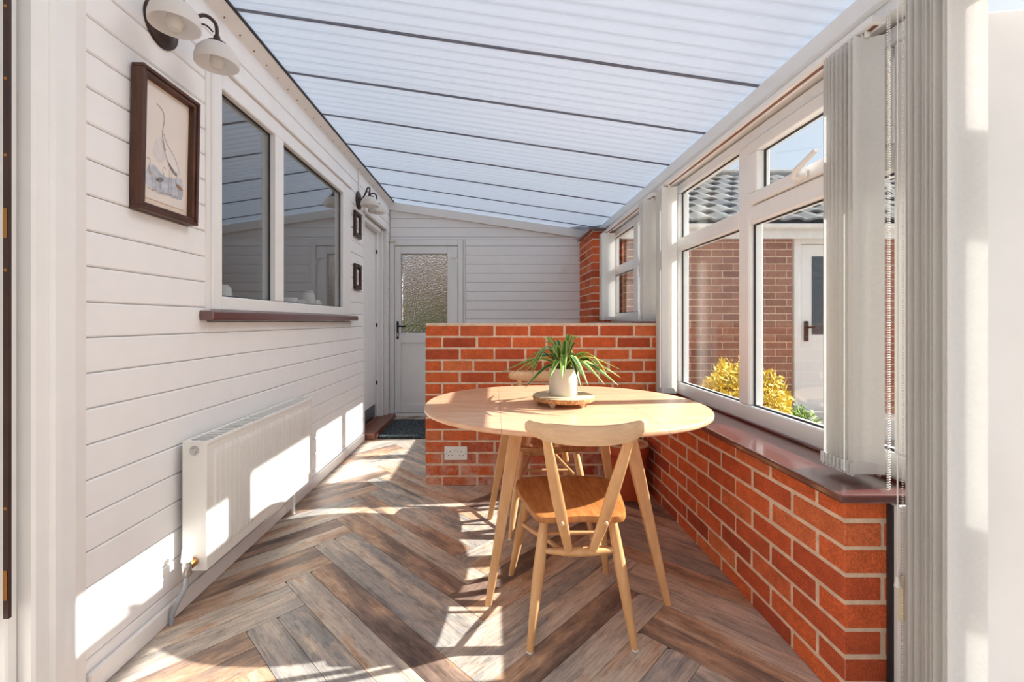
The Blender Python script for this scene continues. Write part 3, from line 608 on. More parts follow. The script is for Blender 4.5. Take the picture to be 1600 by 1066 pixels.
# ------------------------------------------------------------------ vertical blinds
def slat_mesh(w, h):
    bm = bmesh.new(); n = 6; f = []; bk = []
    for i in range(n + 1):
        x = -w / 2 + w * i / n; y = 0.0075 * math.cos(math.pi * (i / n - 0.5) * 1.6)
        f.append([bm.verts.new((x, y, z)) for z in (-h, 0)])
    for i in range(n): bm.faces.new((f[i][0], f[i + 1][0], f[i + 1][1], f[i][1]))
    m_ = mesh_of(bm, 'slat', True); return m_
def blind(name, label, stacks, y0, y1, xc, zt, zb, w=0.089, group=None, chains=()):
    t = thing(name, label, 'blind', (xc, (y0 + y1) / 2, zb), 0, group); b0 = base_of(t)
    B('track', t, 'upvc', xc - 0.022, xc + 0.022, y0, y1, zt + 0.012, zt + 0.036, 0.003)
    B('track_slot', t, 'step', xc - 0.006, xc + 0.006, y0 + 0.01, y1 - 0.01, zt + 0.0095, zt + 0.0125, 0)
    me = slat_mesh(w, zt - zb - 0.012); wt = box_mesh(w * 0.98, 0.006, 0.032, 'slat', 0.001); hg = box_mesh(0.012, 0.01, 0.022, 'plastic', 0.002)
    bl = lathe_bm([(0, 0.0025), (0.0025, 0), (0, -0.0025)], 5)
    for ys, rot in stacks:
        for i, y in enumerate(ys):
            a = math.radians(rot + R.uniform(-9, 9)); o = link('slat', me, t, Vector((xc + R.uniform(-0.002, 0.002), y, zt)) - b0, (0, 0, a))
            link('weight', wt, o, (0, 0.003, -(zt - zb - 0.012) + 0.015)); link('hanger', hg, o, (0, 0, 0.008))
        bm = bmesh.new(); ys_ = sorted(ys)
        for sx in (-1, 1):
            for p, q in zip(ys_, ys_[1:]):
                m_ = (p + q) / 2; sag = 0.035 + R.uniform(-0.012, 0.008)
                pts = [(xc + sx * w * 0.44 - b0.x, p + (q - p) * s - b0.y, zb + 0.03 - sag * 4 * s * (1 - s) - b0.z) for s in (0, 0.25, 0.5, 0.75, 1)]
                pts = [(u, v, max(zz, 0.004)) for u, v, zz in pts]
                tube_bm(pts, 0.0016, 5, bm)
        link('bottom_chain', mesh_of(bm, 'plastic'), t)['kind'] = 'stuff'
    for cx, cy, z0, z1, bead in chains:
        bm = bmesh.new()
        if bead:
            z = z1
            while z > z0: lathe_bm([(0, 0.0028), (0.0028, 0), (0, -0.0028)], 6, bm, (cx - b0.x, cy - b0.y, z - b0.z)); z -= 0.0066
            link('bead_chain', mesh_of(bm, 'plastic'), t)['kind'] = 'stuff'
        else:
            tube_bm([(cx - b0.x, cy - b0.y, z1 - b0.z), (cx - b0.x, cy - b0.y, z0 - b0.z)], 0.0018, 6, bm); link('pull_cord', mesh_of(bm, 'plastic'), t)
            lathe('cord_weight', t, 'plastic', [(0, 0.03), (0.004, 0.028), (0.008, 0), (0, 0)], 10, (cx - b0.x, cy - b0.y, z0 - 0.02 - b0.z))
    return t
lin_ = lambda a, b, n: [a + (b - a) * i / (n - 1) for i in range(n)]
blind('vertical_blind', 'cream vertical blind drawn back to both ends of the long window', [(lin_(1.30, 1.43, 10), 0), (lin_(2.76, 2.865, 8), 0)], 1.262, 2.885, 1.088, 1.888, 0.604, chains=((1.062, 1.205, 0.60, 1.90, True), (1.072, 1.21, 0.60, 1.90, True)))
blind('vertical_blind', 'cream vertical blind parted at the window beyond the partition', [(lin_(3.04, 3.15, 6), 0), (lin_(4.20, 4.295, 6), 0)], 3.005, 4.33, 1.085, 1.888, 1.062, w=0.127)
blind('vertical_blind', 'full length cream vertical blind stacked beside the open garden door', [(lin_(1.043, 1.150, 10), 0)], 0.35, 1.161, 1.098, 1.888, 0.03, w=0.104, chains=((1.066, 1.180, 0.38, 1.90, False), (1.076, 1.176, 0.10, 1.90, True)))

# ------------------------------------------------------------------ radiator
ra = thing('radiator', 'white panel radiator with ribbed front on the clad wall', 'radiator', (-1.09, 2.10, 0.15)); rb = base_of(ra)
RX, RY0, RY1, RZ0, RZ1 = -1.034, 1.63, 2.567, 0.155, 0.62
def rib_panel(x, name):
    bm = bmesh.new(); prof = []; n = 28; m0, m1 = RY0 + 0.03, RY1 - 0.03; p = (m1 - m0) / n
    for i in range(n):
        y = m0 + i * p; prof += [(y, 0), (y + p * 0.30, 0), (y + p * 0.45, 0.007), (y + p * 0.85, 0.007)]
    prof.append((m1, 0))
    zs = [(RZ0, 0), (RZ0 + 0.035, 0), (RZ0 + 0.055, 1), (RZ1 - 0.055, 1), (RZ1 - 0.035, 0), (RZ1, 0)]
    full = [(RY0, 0)] + prof + [(RY1, 0)]
    rows = [[bm.verts.new((x - 0.007 + d * s - rb.x, y - rb.y, z - rb.z)) for y, d in full] for z, s in zs]
    for r0, r1 in zip(rows, rows[1:]):
        for i in range(len(full) - 1): bm.faces.new((r0[i], r0[i + 1], r1[i + 1], r1[i]))
    o = link(name, mesh_of(bm, 'rad'), ra); sm = o.modifiers.new('s', 'SOLIDIFY'); sm.thickness = 0.003; sm.offset = 0
rib_panel(RX, 'front_panel'); 
B('back_panel', ra, 'rad', -1.128, -1.118, RY0 + 0.01, RY1 - 0.01, RZ0, RZ1 - 0.01, 0.002)
B('side_panel', ra, 'rad', -1.128, RX - 0.004, RY0 - 0.004, RY0 + 0.001, RZ0 - 0.002, RZ1 + 0.004, 0.002); B('side_panel', ra, 'rad', -1.128, RX - 0.004, RY1 - 0.001, RY1 + 0.004, RZ0 - 0.002, RZ1 + 0.004, 0.002)
tg = thing('top_grille', None); tg.parent = ra
for i in range(36):
    y = RY0 + 0.012 + i * (RY1 - RY0 - 0.024) / 35
    link('grille_bar', box_mesh(0.078, 0.010, 0.003, 'rad', 0.001), tg, (-1.081 - rb.x, y - rb.y, RZ1 + 0.001 - rb.z))
B('grille_rim', ra, 'rad', -1.046, RX - 0.001, RY0, RY1, RZ1 - 0.012, RZ1 + 0.004, 0.003); B('grille_rim', ra, 'rad', -1.128, -1.1165, RY0, RY1, RZ1 - 0.008, RZ1 + 0.004, 0.003)
B('convector_core', ra, 'pipe', -1.108, -1.056, RY0 + 0.02, RY1 - 0.02, RZ0 + 0.03, RZ1 - 0.03, 0)
lathe('air_plug', ra, 'chrome', [(0, 0.012), (0.009, 0.012), (0.011, 0.004), (0.017, 0.003), (0.017, 0)], 16, Vector((-1.083, RY0 - 0.004, RZ1 - 0.03)) - rb, (math.radians(90), 0, 0))
vb = Vector((-1.083, RY0 - 0.01, RZ0 + 0.035)) - rb
lathe('valve_nut', ra, 'brass', [(0, 0.03), (0.012, 0.03), (0.017, 0.022), (0.017, 0), (0, 0)], 12, vb, (math.radians(90), 0, 0))
lathe('valve_body', ra, 'chrome', [(0, 0.03), (0.012, 0.028), (0.016, 0.01), (0.016, -0.02), (0.012, -0.028), (0, -0.028)], 14, vb + Vector((0, -0.035, -0.005)))
lathe('valve_cap', ra, 'plastic', [(0, 0.045), (0.014, 0.043), (0.018, 0.0), (0, 0)], 16, vb + Vector((0, -0.035, 0.022)))
tube('pipe', ra, 'pipe', [vb + Vector((0, -0.035, -0.03)), vb + Vector((-0.002, -0.036, -0.07)), vb + Vector((-0.02, -0.045, -0.11)), vb + Vector((-0.036, -0.055, -0.15)), vb + Vector((-0.040, -0.055, -0.19))], 0.0085, 10)
for y in (1.93, 2.47): tube('far_pipe' if y > 2.2 else 'bracket', ra, 'plastic', [Vector((-1.10, y, RZ0 + 0.01)) - rb, Vector((-1.10, y, RZ0 - 0.035 if y < 2.2 else 0.0)) - rb], 0.010, 8)

# ------------------------------------------------------------------ wall lamps
def wall_lamp(label, loc):
    t = thing('wall_lamp', label, 'lamp', loc, 0, 'twin shade wall lamps')
    lathe('back_plate', t, 'bronze', [(0, 0.026), (0.03, 0.026), (0.05, 0.018), (0.062, 0.012), (0.075, 0.010), (0.078, 0)], 28, (0, 0, 0), (0, math.radians(90), 0))
    for s in (-1, 1):
        pts = spline([(0.015, 0, -0.01), (0.06, s * 0.035, 0.03), (0.10, s * 0.075, 0.085), (0.125, s * 0.105, 0.075), (0.128, s * 0.11, 0.03)], 6, False)
        a = tube('arm', t, 'bronze', pts, 0.0065, 10)
        tube('scroll', t, 'bronze', spline([(0.03, s * 0.015, 0.0), (0.07, s * 0.05, 0.03), (0.10, s * 0.08, 0.055), (0.12, s * 0.10, 0.04)], 5, False), 0.003, 6)
        sx, sy, sz = 0.128, s * 0.11, 0.0
        sh = lathe('shade', t, 'shade', [(0.028, 0.0), (0.050, -0.010), (0.067, -0.030), (0.074, -0.056), (0.073, -0.076), (0.0715, -0.076), (0.0725, -0.056), (0.0655, -0.032), (0.049, -0.013), (0.028, -0.003)], 32, (sx, sy, sz))
        lathe('shade_cap', t, 'bronze', [(0, 0.034), (0.010, 0.032), (0.014, 0.012), (0.034, 0.004), (0.036, -0.004), (0, -0.004)], 24, (sx, sy, sz))
        bulb = lathe('bulb', t, 'bulb', [(0, -0.092), (0.016, -0.088), (0.025, -0.070), (0.022, -0.048), (0.013, -0.028), (0.012, -0.004), (0, -0.004)], 18, (sx, sy, sz))
    return t
wall_lamp('twin frosted shade bronze wall lamp above the bird picture', (XL, 1.55, 2.085))
l2 = wall_lamp('twin frosted shade bronze wall lamp above the two small pictures', (XL, 3.83, 2.09))
tube('cable_conduit', l2, 'trim', [(0.006, 0, 0.07), (0.006, 0, 0.245)], 0.007, 6)

# ------------------------------------------------------------------ pictures
def frame_ring(t, w, h, d, b, mat, steps):
    for (o0, o1, x0, x1) in steps:
        bm = bmesh.new(); ring(bm, -w / 2 + o0, w / 2 - o0, -h / 2 + o0, h / 2 - o0, o1 - o0, o1 - o0, x0, x1)
        o = link('frame_moulding', mesh_of(bm, mat), t); m_ = o.modifiers.new('b', 'BEVEL'); m_.width = 0.0025; m_.segments = 2
pc = thing('picture_frame', 'large dark wood framed print of wading birds under the wall lamp', 'picture', (XL, 1.555, 1.65)); pc.rotation_euler = (0, math.radians(1.2), 0)
w_, h_ = 0.278, 0.462
frame_ring(pc, w_, h_, 0.04, 0.02, 'frame', [(0, 0.012, 0.002, 0.042), (0.0122, 0.026, 0.006, 0.036)])
link('mount', box_mesh(0.004, w_ - 0.05, h_ - 0.05, 'mount', 0), pc, (0.012, 0, 0)); link('print_sheet', box_mesh(0.002, w_ - 0.075, h_ - 0.085, 'paper', 0), pc, (0.0155, -0.004, 0.006))
def flat(name, pts, mat, x=0.0172):
    bm = bmesh.new(); vs_ = [bm.verts.new((x, p[0], p[1])) for p in pts]; bm.faces.new(vs_); return link(name, mesh_of(bm, mat), pc)
def stroke(name, pts, r, mat):
    bm = bmesh.new(); p = [Vector((0.0175, a, b)) for a, b in pts]; sp = spline([tuple(q) for q in p], 5, False)
    tube_bm([tuple(q) for q in sp], r, 4, bm); return link(name, mesh_of(bm, mat), pc)
def blob(name, pts, mat, x=0.0172): return flat(name, [(v[0], v[1]) for v in spline([(a, b, 0) for a, b in pts], 4)], mat, x)
blob('blue_wash', [(-0.085, -0.09), (-0.055, -0.065), (-0.01, -0.088), (0.04, -0.08), (0.082, -0.075), (0.082, -0.145), (0.02, -0.15), (-0.085, -0.14)], 'wash', 0.0167)
blob('sky_wash', [(-0.05, 0.02), (-0.01, 0.04), (0.0, -0.02), (-0.03, -0.05), (-0.06, -0.03)], 'wash2', 0.0167)
blob('crane_body', [(-0.012, 0.035), (0.002, 0.022), (0.028, 0.000), (0.056, -0.032), (0.066, -0.062), (0.050, -0.060), (0.022, -0.040), (-0.002, -0.008)], 'pale', 0.0170)
stroke('neck', [(-0.050, 0.142), (-0.030, 0.136), (-0.016, 0.122), (-0.014, 0.095), (-0.020, 0.060), (-0.016, 0.03), (-0.004, 0.0)], 0.0016, 'ink')
stroke('back_line', [(-0.014, 0.055), (0.002, 0.026), (0.030, 0.002), (0.056, -0.03), (0.066, -0.062)], 0.0009, 'ink'); stroke('belly_line', [(-0.020, 0.03), (-0.006, -0.012), (0.018, -0.042), (0.05, -0.064)], 0.0011, 'ink')
blob('tail', [(0.004, -0.028), (0.026, -0.044), (0.058, -0.066), (0.046, -0.069), (0.020, -0.054)], 'ink2')
stroke('leg_line', [(0.018, -0.058), (0.015, -0.10), (0.014, -0.150)], 0.0008, 'ink'); stroke('leg_line', [(0.030, -0.060), (0.027, -0.10), (0.025, -0.152)], 0.0008, 'ink')
for cx, cz, sg, m_ in ((-0.062, -0.098, -1.0, 'ink'), (-0.026, -0.106, 1.0, 'ink2'), (0.064, -0.104, -1.0, 'tan_ink')):
    blob('small_bird', [(cx - 0.022 * sg, cz - 0.006), (cx - 0.006 * sg, cz + 0.006), (cx + 0.010 * sg, cz + 0.008), (cx + 0.015 * sg, cz + 0.001), (cx + 0.002 * sg, cz - 0.009), (cx - 0.012 * sg, cz - 0.010)], m_)
    stroke('small_neck', [(cx + 0.010 * sg, cz + 0.004), (cx + 0.016 * sg, cz + 0.018), (cx + 0.010 * sg, cz + 0.034), (cx + 0.014 * sg, cz + 0.046), (cx + 0.024 * sg, cz + 0.044)], 0.0010, 'ink')
    stroke('small_leg', [(cx, cz - 0.008), (cx, cz - 0.036)], 0.0006, 'ink')
for i in range(8): stroke('ground_line', [(-0.080 + i * 0.016, -0.150 + R.uniform(-0.006, 0.008)), (-0.062 + i * 0.016, -0.147 + R.uniform(-0.004, 0.006)), (-0.040 + i * 0.016, -0.152 + R.uniform(-0.004, 0.006))], 0.0008, 'ink')
for z, lab in ((1.87, 'small dark framed picture directly below the far wall lamp'), (1.432, 'lower of the two small dark framed pictures by doorway')):
    t = thing('picture_frame', lab, 'picture', (XL, 3.775, z), 0, 'small framed pictures by the doorway')
    frame_ring(t, 0.17, 0.215, 0.03, 0.02, 'bronze', [(0, 0.03, 0.001, 0.022), (0.0302, 0.042, 0.001, 0.014)])
    link('mount', box_mesh(0.003, 0.09, 0.135, 'paper', 0), t, (0.006, 0, 0)); link('print_sheet', box_mesh(0.001, 0.04, 0.075, 'ink', 0), t, (0.0082, 0, 0))

# ------------------------------------------------------------------ doormat
dm = thing('doormat', 'dark blue grey flecked doormat on the floor by the garden door', 'doormat', (-0.80, 4.42, 0))
prism('rubber_backing', dm, 'black', rrect(-1.05, -0.585, 4.03, 4.80, 0.03), 'z', 0.0005, 0.006); prism('pile', dm, 'mat', rrect(-1.035, -0.60, 4.045, 4.785, 0.025), 'z', 0.006, 0.013, 0.003)

# ------------------------------------------------------------------ drop-leaf table
TX, TY, TH = 0.318, 2.035, 0.69
tb = thing('drop_leaf_table', 'oval pale wood drop leaf dining table with splayed legs', 'table', (TX, TY, 0))
def oval(x0, x1):
    p = []
    for i in range(120):
        t = 2 * math.pi * i / 120; c_, s_ = math.cos(t), math.sin(t); p.append((0.622 * math.copysign(abs(c_) ** 0.94, c_), 0.553 * math.copysign(abs(s_) ** 0.94, s_)))
    return clip(clip(p, 1, 0, x1), -1, 0, -x0)
for n_, x0, x1 in (('leaf', -0.7, -0.2885), ('tabletop', -0.2875, 0.2875), ('leaf', 0.2885, 0.7)):
    bm = prism_bm(oval(x0, x1), 'z', TH - 0.021, TH); bmesh.ops.recalc_face_normals(bm, faces=bm.faces[:])
    ed = [e for e in bm.edges if e.calc_face_angle(0) > 1.2 and abs(e.verts[0].co.z - e.verts[1].co.z) < 1e-5 and not (abs(e.verts[0].co.x - e.verts[1].co.x) < 1e-5 and abs(abs(e.verts[0].co.x) - 0.288) < 0.002)]
    bmesh.ops.bevel(bm, geom=ed, offset=0.007, segments=3, affect='EDGES', profile=0.5); link(n_, mesh_of(bm, 'table', True), tb)
for sx in (-1, 1):
    for sy in (-1, 1):
        a = Vector((sx * 0.215, sy * 0.235, TH - 0.022)); b = Vector((sx * 0.335, sy * 0.362, 0.0)); bm = bmesh.new(); rings = []
        for t, hw, hd_ in ((0, 0.026, 0.020), (0.25, 0.025, 0.019), (1, 0.0125, 0.0115)):
            c = a.lerp(b, t); rings.append([bm.verts.new(c + Vector((u * hw, v * hd_, 0))) for u, v in ((-1, -1), (1, -1), (1, 1), (-1, 1))])
        for r0, r1 in zip(rings, rings[1:]):
            for j in range(4): bm.faces.new((r0[j], r0[(j + 1) % 4], r1[(j + 1) % 4], r1[j]))
        bm.faces.new(rings[0][::-1]); bm.faces.new(rings[-1]); bmesh.ops.recalc_face_normals(bm, faces=bm.faces[:])
        bmesh.ops.bevel(bm, geom=[e for e in bm.edges if e.calc_face_angle(0) > 1.0], offset=0.004, segments=2, affect='EDGES', profile=0.5); link('leg', mesh_of(bm, 'leg'), tb)
for sy in (-1, 1): link('apron_rail', box_mesh(0.42, 0.02, 0.055, 'leg', 0.003), tb, (0, sy * 0.235, TH - 0.05))
for sx in (-1, 1): link('apron_rail', box_mesh(0.02, 0.44, 0.055, 'leg', 0.003), tb, (sx * 0.20, 0, TH - 0.051))

# ------------------------------------------------------------------ chairs
def make_chair(label, loc, rotz):
    t = thing('dining_chair', label, 'chair', loc, rotz, 'chairs at the drop leaf table')
    half = [(0, -0.205), (0.10, -0.212), (0.148, -0.19), (0.180, -0.05), (0.193, 0.07), (0.172, 0.145), (0.09, 0.172), (0, 0.176)]
    pts = half + [(-x, y) for x, y in half[-2:0:-1]]; out = [(v[0], v[1]) for v in spline([(x, y, 0) for x, y in pts], 5)]
    bm = bmesh.new(); rings = []
    for s, z in ((0.90, 0.402), (0.985, 0.408), (1.0, 0.418), (0.992, 0.428), (0.96, 0.431), (0.80, 0.426), (0.5, 0.420), (0.2, 0.418)):
        rings.append([bm.verts.new((x * s, y * s, z)) for x, y in out])
    for r0, r1 in zip(rings, rings[1:]):
        for j in range(len(out)): bm.faces.new((r0[j], r0[(j + 1) % len(out)], r1[(j + 1) % len(out)], r1[j]))
    bm.faces.new(rings[0][::-1]); bm.faces.new(rings[-1]); link('seat', mesh_of(bm, 'seat', True), t)
    for s in (-1, 1):
        for a, b in (((s * 0.112, -0.150, 0.412), (s * 0.170, -0.215, 0.0)), ((s * 0.135, 0.115, 0.412), (s * 0.200, 0.222, 0.0))):
            A, Bv = Vector(a), Vector(b); leg = tube('leg', t, 'leg', [A.lerp(Bv, q) for q in (0, 0.15, 0.4, 0.7, 0.985, 1)], [0.0135, 0.017, 0.0195, 0.0165, 0.0115, 0.010], 12)
            lathe('glide', leg, 'plastic', [(0, 0.004), (0.011, 0.004), (0.0115, 0), (0, 0)], 10, (b[0], b[1], 0.0002))
        # back stick: flat tapered, from rail through seat edge to stretcher
        path = spline([(s * 0.128, -0.292, 0.705), (s * 0.098, -0.255, 0.56), (s * 0.068, -0.224, 0.425), (s * 0.036, -0.182, 0.295)], 5, False)
        bm = bmesh.new(); rg = []
        for i, p in enumerate(path):
            q = i / (len(path) - 1); hw = 0.0125 + 0.0065 * math.sin(math.pi * min(1, q * 1.05)); th = 0.0085
            d = (path[min(i + 1, len(path) - 1)] - path[max(i - 1, 0)]).normalized(); yv = Vector((0, 1, 0)); yv = (yv - d * yv.dot(d)).normalized(); xv = d.cross(yv)
            rg.append([bm.verts.new(p + xv * hw * u + yv * th * v) for u, v in ((-1, -0.5), (-0.7, -1), (0.7, -1), (1, -0.5), (1, 0.5), (0.7, 1), (-0.7, 1), (-1, 0.5))])
        for r0, r1 in zip(rg, rg[1:]):
            for j in range(8): bm.faces.new((r0[j], r0[(j + 1) % 8], r1[(j + 1) % 8], r1[j]))
        bm.faces.new(rg[0][::-1]); bm.faces.new(rg[-1]); link('back_stick', mesh_of(bm, 'leg', True), t)
        lathe('peg', t, 'rail', [(0, 0.006), (0.005, 0.0055), (0.0075, 0.003), (0.0075, 0)], 12, (s * 0.070, -0.234, 0.418), (math.radians(90), 0, 0))
        tube('side_stretcher', t, 'leg', spline([(s * 0.163, 0.160, 0.245), (s * 0.135, 0.06, 0.262), (s * 0.095, -0.06, 0.285), (s * 0.062, -0.175, 0.305)], 4, False), [0.006] + [0.0085] * 11 + [0.007], 10)
    tube('back_stretcher', t, 'leg', [(x, -0.170 - 0.012 * (1 - (x / 0.13) ** 2), 0.302) for x in (-0.126, -0.09, -0.04, 0, 0.04, 0.09, 0.126)], [0.007, 0.011, 0.0145, 0.015, 0.0145, 0.011, 0.007], 12)
    tube('cross_stretcher', t, 'leg', [(x, 0.02, 0.268) for x in (-0.124, 0, 0.124)], [0.0065, 0.008, 0.0065], 10)
    bm = bmesh.new(); rg = []; n = 24
    for i in range(n + 1):
        u = -1 + 2 * i / n; ang = u * 1.05; x = 0.185 * math.sin(ang) / math.sin(1.05); y = -0.262 - 0.075 * (math.cos(ang) - math.cos(1.05)) / (1 - math.cos(1.05))
        zt = 0.753 + 0.006 * u * u - 0.010 * max(0, abs(u) - 0.94) / 0.06; zb = 0.692 + 0.030 * abs(u) ** 3; hh = (zt - zb) / 2; zc = (zt + zb) / 2; th = 0.0115 - 0.003 * abs(u) ** 4
        nx, ny = math.sin(ang * 0.75), -math.cos(ang * 0.75)
        rg.append([bm.verts.new((x + nx * th * a - ny * 0, y + ny * th * a, zc + hh * b - 0.012 * a * 0)) for a, b in ((1, 0.6), (0.6, 0.95), (0, 1.0), (-0.6, 0.95), (-1, 0.6), (-1, -0.6), (-0.6, -0.95), (0, -1.0), (0.6, -0.95), (1, -0.6))])
    for r0, r1 in zip(rg, rg[1:]):
        for j in range(10): bm.faces.new((r0[j], r0[(j + 1) % 10], r1[(j + 1) % 10], r1[j]))
    bm.faces.new(rg[0][::-1]); bm.faces.new(rg[-1]); link('crest_rail', mesh_of(bm, 'rail', True), t)
    return t
make_chair('pale wood chair with V shaped back in front of the table', (0.283, 1.655, 0), math.radians(1.5))
make_chair('wood chair on far side of table facing the viewpoint', (0.285, 2.40, 0), math.radians(180))

# ------------------------------------------------------------------ riser, pot and plant
rs = thing('wooden_riser', 'round footed wooden board under the plant pot', 'stand', (0.315, 2.0, TH))
lathe('board', rs, 'slab', [(0, 0.043), (0.128, 0.043), (0.135, 0.040), (0.1352, 0.0395), (0, 0.0395)], 40)
lathe('carved_edge', rs, 'bark', [(0, 0.0393), (0.1355, 0.0393), (0.1365, 0.032), (0.1345, 0.022), (0.130, 0.0195), (0, 0.0195)], 64)
for a in (20, 92, 164, 236, 308): lathe('foot', rs, 'slab', [(0, 0.0195), (0.017, 0.0195), (0.014, 0.010), (0.008, 0.0), (0, 0.0)], 14, (0.108 * math.cos(math.radians(a)), 0.108 * math.sin(math.radians(a)), 0))
pp = thing('potted_plant', 'green and cream striped leaf plant in a cream pot', 'plant', (0.315, 2.0, TH + 0.0432))
pt = lathe('pot', pp, 'pot', [(0, 0), (0.061, 0), (0.0635, 0.003), (0.0645, 0.116), (0.063, 0.119), (0.0585, 0.118), (0.0575, 0.105), (0, 0.105)], 40); lathe('soil', pp, 'soil', [(0, 0.112), (0.03, 0.110), (0.0565, 0.106), (0, 0.1055)], 20)
def leafm(az, ln, rise, droop, wd, mat, tw=0):
    bm = bmesh.new(); uv = bm.loops.layers.uv.new('u'); n = 12; L_, M_, R_ = [], [], []
    ca, sa = math.cos(az), math.sin(az); r0 = 0.006 + R.uniform(0, 0.012)
    for i in range(n + 1):
        s = i / n; d = r0 + ln * (math.sin(s * math.pi / 2 * 0.98) if rise > 0.1 else s) * (0.35 + 0.65 * s); z = 0.108 + rise * math.sin(min(s * 1.35, 1) * math.pi / 2) - droop * max(0, s - 0.38) ** 1.7
        w2 = 1.85 * wd * math.sin(math.pi * min(1, 0.10 + s * 0.9)) ** 0.8 + 0.0004
        tt = tw * s; nx, ny = -sa, ca
        z = max(z, 0.0) if d > 0.14 else z
        if d < 0.078: z = max(z, 0.118)
        c = Vector((ca * d, sa * d, z)); e = Vector((nx * math.cos(tt), ny * math.cos(tt), math.sin(tt)))
        L_.append(bm.verts.new(c - e * w2 + Vector((0, 0, w2 * 0.35)))); M_.append(bm.verts.new(c)); R_.append(bm.verts.new(c + e * w2 + Vector((0, 0, w2 * 0.35))))
    for i in range(n):
        for q, us in (((L_[i], M_[i], M_[i + 1], L_[i + 1]), (0, 0.5, 0.5, 0)), ((M_[i], R_[i], R_[i + 1], M_[i + 1]), (0.5, 1, 1, 0.5))):
            f = bm.faces.new(q)
            for lp, u in zip(f.loops, us): lp[uv].uv = (u, i / n)
    o = link('leaf', mesh_of(bm, mat, True), pp); so = o.modifiers.new('s', 'SOLIDIFY'); so.thickness = 0.0006
for i in range(40):
    az = i * 2.39996 + R.uniform(-0.2, 0.2)
    if i < 10: leafm(az, R.uniform(0.05, 0.11), R.uniform(0.11, 0.165), R.uniform(0.0, 0.10), R.uniform(0.005, 0.0075), 'leaf2' if i % 2 else 'leaf', R.uniform(-0.5, 0.5))
    elif i < 26: leafm(az, R.uniform(0.15, 0.22), R.uniform(0.075, 0.125), R.uniform(0.16, 0.34), R.uniform(0.006, 0.0085), 'leaf' if i % 3 else 'leaf2', R.uniform(-0.7, 0.7))
    else: leafm(az, R.uniform(0.20, 0.28), R.uniform(0.035, 0.075), R.uniform(0.10, 0.26), R.uniform(0.006, 0.009), 'leaf' if i % 2 else 'leaf2', R.uniform(-0.7, 0.7))

# ------------------------------------------------------------------ waste bin in the corner
bn = thing('waste_bin', 'terracotta waste bin with liner in the brick corner', 'bin', (0.812, 2.725, 0))
lathe('body', bn, 'bin', [(0, 0.002), (0.100, 0.0), (0.106, 0.004), (0.121, 0.300), (0.1185, 0.300), (0.104, 0.012), (0, 0.010)], 36)
bm = bmesh.new(); n = 48; rows = []
for r, z, a in ((0.1205, 0.316, 0.0), (0.1255, 0.318, 0.0), (0.1265, 0.30, 0.001), (0.1255, 0.275, 0.002), (0.128, 0.245, 0.004)):
    rows.append([bm.verts.new(((r + a * math.sin(j * 1.7)) * math.cos(2 * math.pi * j / n), (r + a * math.sin(j * 1.7)) * math.sin(2 * math.pi * j / n), z + a * 3 * math.sin(j * 0.9 + 1))) for j in range(n)])
for r0, r1 in zip(rows, rows[1:]):
    for j in range(n): bm.faces.new((r0[j], r0[(j + 1) % n], r1[(j + 1) % n], r1[j]))
lo = link('liner_skirt', mesh_of(bm, 'bin', True), bn); so = lo.modifiers.new('s', 'SOLIDIFY'); so.thickness = 0.001
lathe('rim', bn, 'lid', [(0.112, 0.318), (0.118, 0.325), (0.127, 0.325), (0.130, 0.319), (0.127, 0.314), (0.112, 0.314)], 40); lathe('liner_top', bn, 'liner', [(0, 0.304), (0.04, 0.308), (0.08, 0.300), (0.1115, 0.3165)], 24)
for a in (0.4, 1.0, 2.2): tube('liner_crease', bn, 'lid', [(0.10 * math.cos(a), 0.10 * math.sin(a), 0.318), (0.02 * math.cos(a + 1), 0.02 * math.sin(a + 1), 0.313), (-0.07 * math.cos(a + 0.4), -0.07 * math.sin(a + 0.4), 0.309)], 0.004, 6)

# ------------------------------------------------------------------ outside
tag(B('ground', None, 'paving', -14, 30, -12, 30, -0.3, -0.12, 0), 'pale paved garden ground outside the windows', kind='structure')
ob = thing('brick_outbuilding', 'brown brick outbuilding with grey tiled roof across the patio', 'building', (4.3, 4.72, -0.12)); oB = base_of(ob); OY = 4.72
B('wall', ob, 'mortar', 1.42, 3.16, OY + 0.006, OY + 0.2, -0.12, 1.97, 0); B('wall', ob, 'brick_far', 4.10, 8.0, OY, OY + 0.2, -0.12, 1.97, 0); B('lintel', ob, 'brick_far', 3.161, 4.099, OY, OY + 0.2, 1.935, 1.97, 0); B('rear', ob, 'brick_far', 1.42, 8.0, OY + 2.7, OY + 2.9, -0.12, 1.97, 0)
B('side_wall', ob, 'brick_far', 1.42, 1.6, OY + 0.201, OY + 2.69, -0.12, 1.97, 0)
for k in range(26):
    x = 1.415 + (0 if k % 2 else -0.1125)
    while x < 3.15:
        a, e = max(x, 1.415), min(x + 0.215, 3.155)
        if e - a > 0.03:
            z0 = 0.02 + k * 0.075; c = Vector(((a + e) / 2, OY + 0.05, z0 + 0.0325)) - oB
            link('brick', box_mesh(e - a, 0.1, 0.065, 'brick2', 0.003), ob, c + Vector((0, R.uniform(-0.002, 0.002), 0)))
        x += 0.225
B('fascia', ob, 'gutter', 1.30, 8.2, OY - 0.17, OY - 0.14, 1.90, 2.06, 0.004); B('soffit', ob, 'gutter', 1.30, 8.2, OY - 0.139, OY + 0.005, 1.955, 1.972, 0)
gp = [(OY - 0.175 - 0.05 + 0.05 * math.cos(t), 2.03 + 0.05 * math.sin(t)) for t in [math.pi + math.pi * i / 8 for i in range(9)]] ; prism('gutter', ob, 'gutter', gp, 'x', 1.25, 8.25)
sl = math.radians(31); cs, sn = math.cos(sl), math.sin(sl)
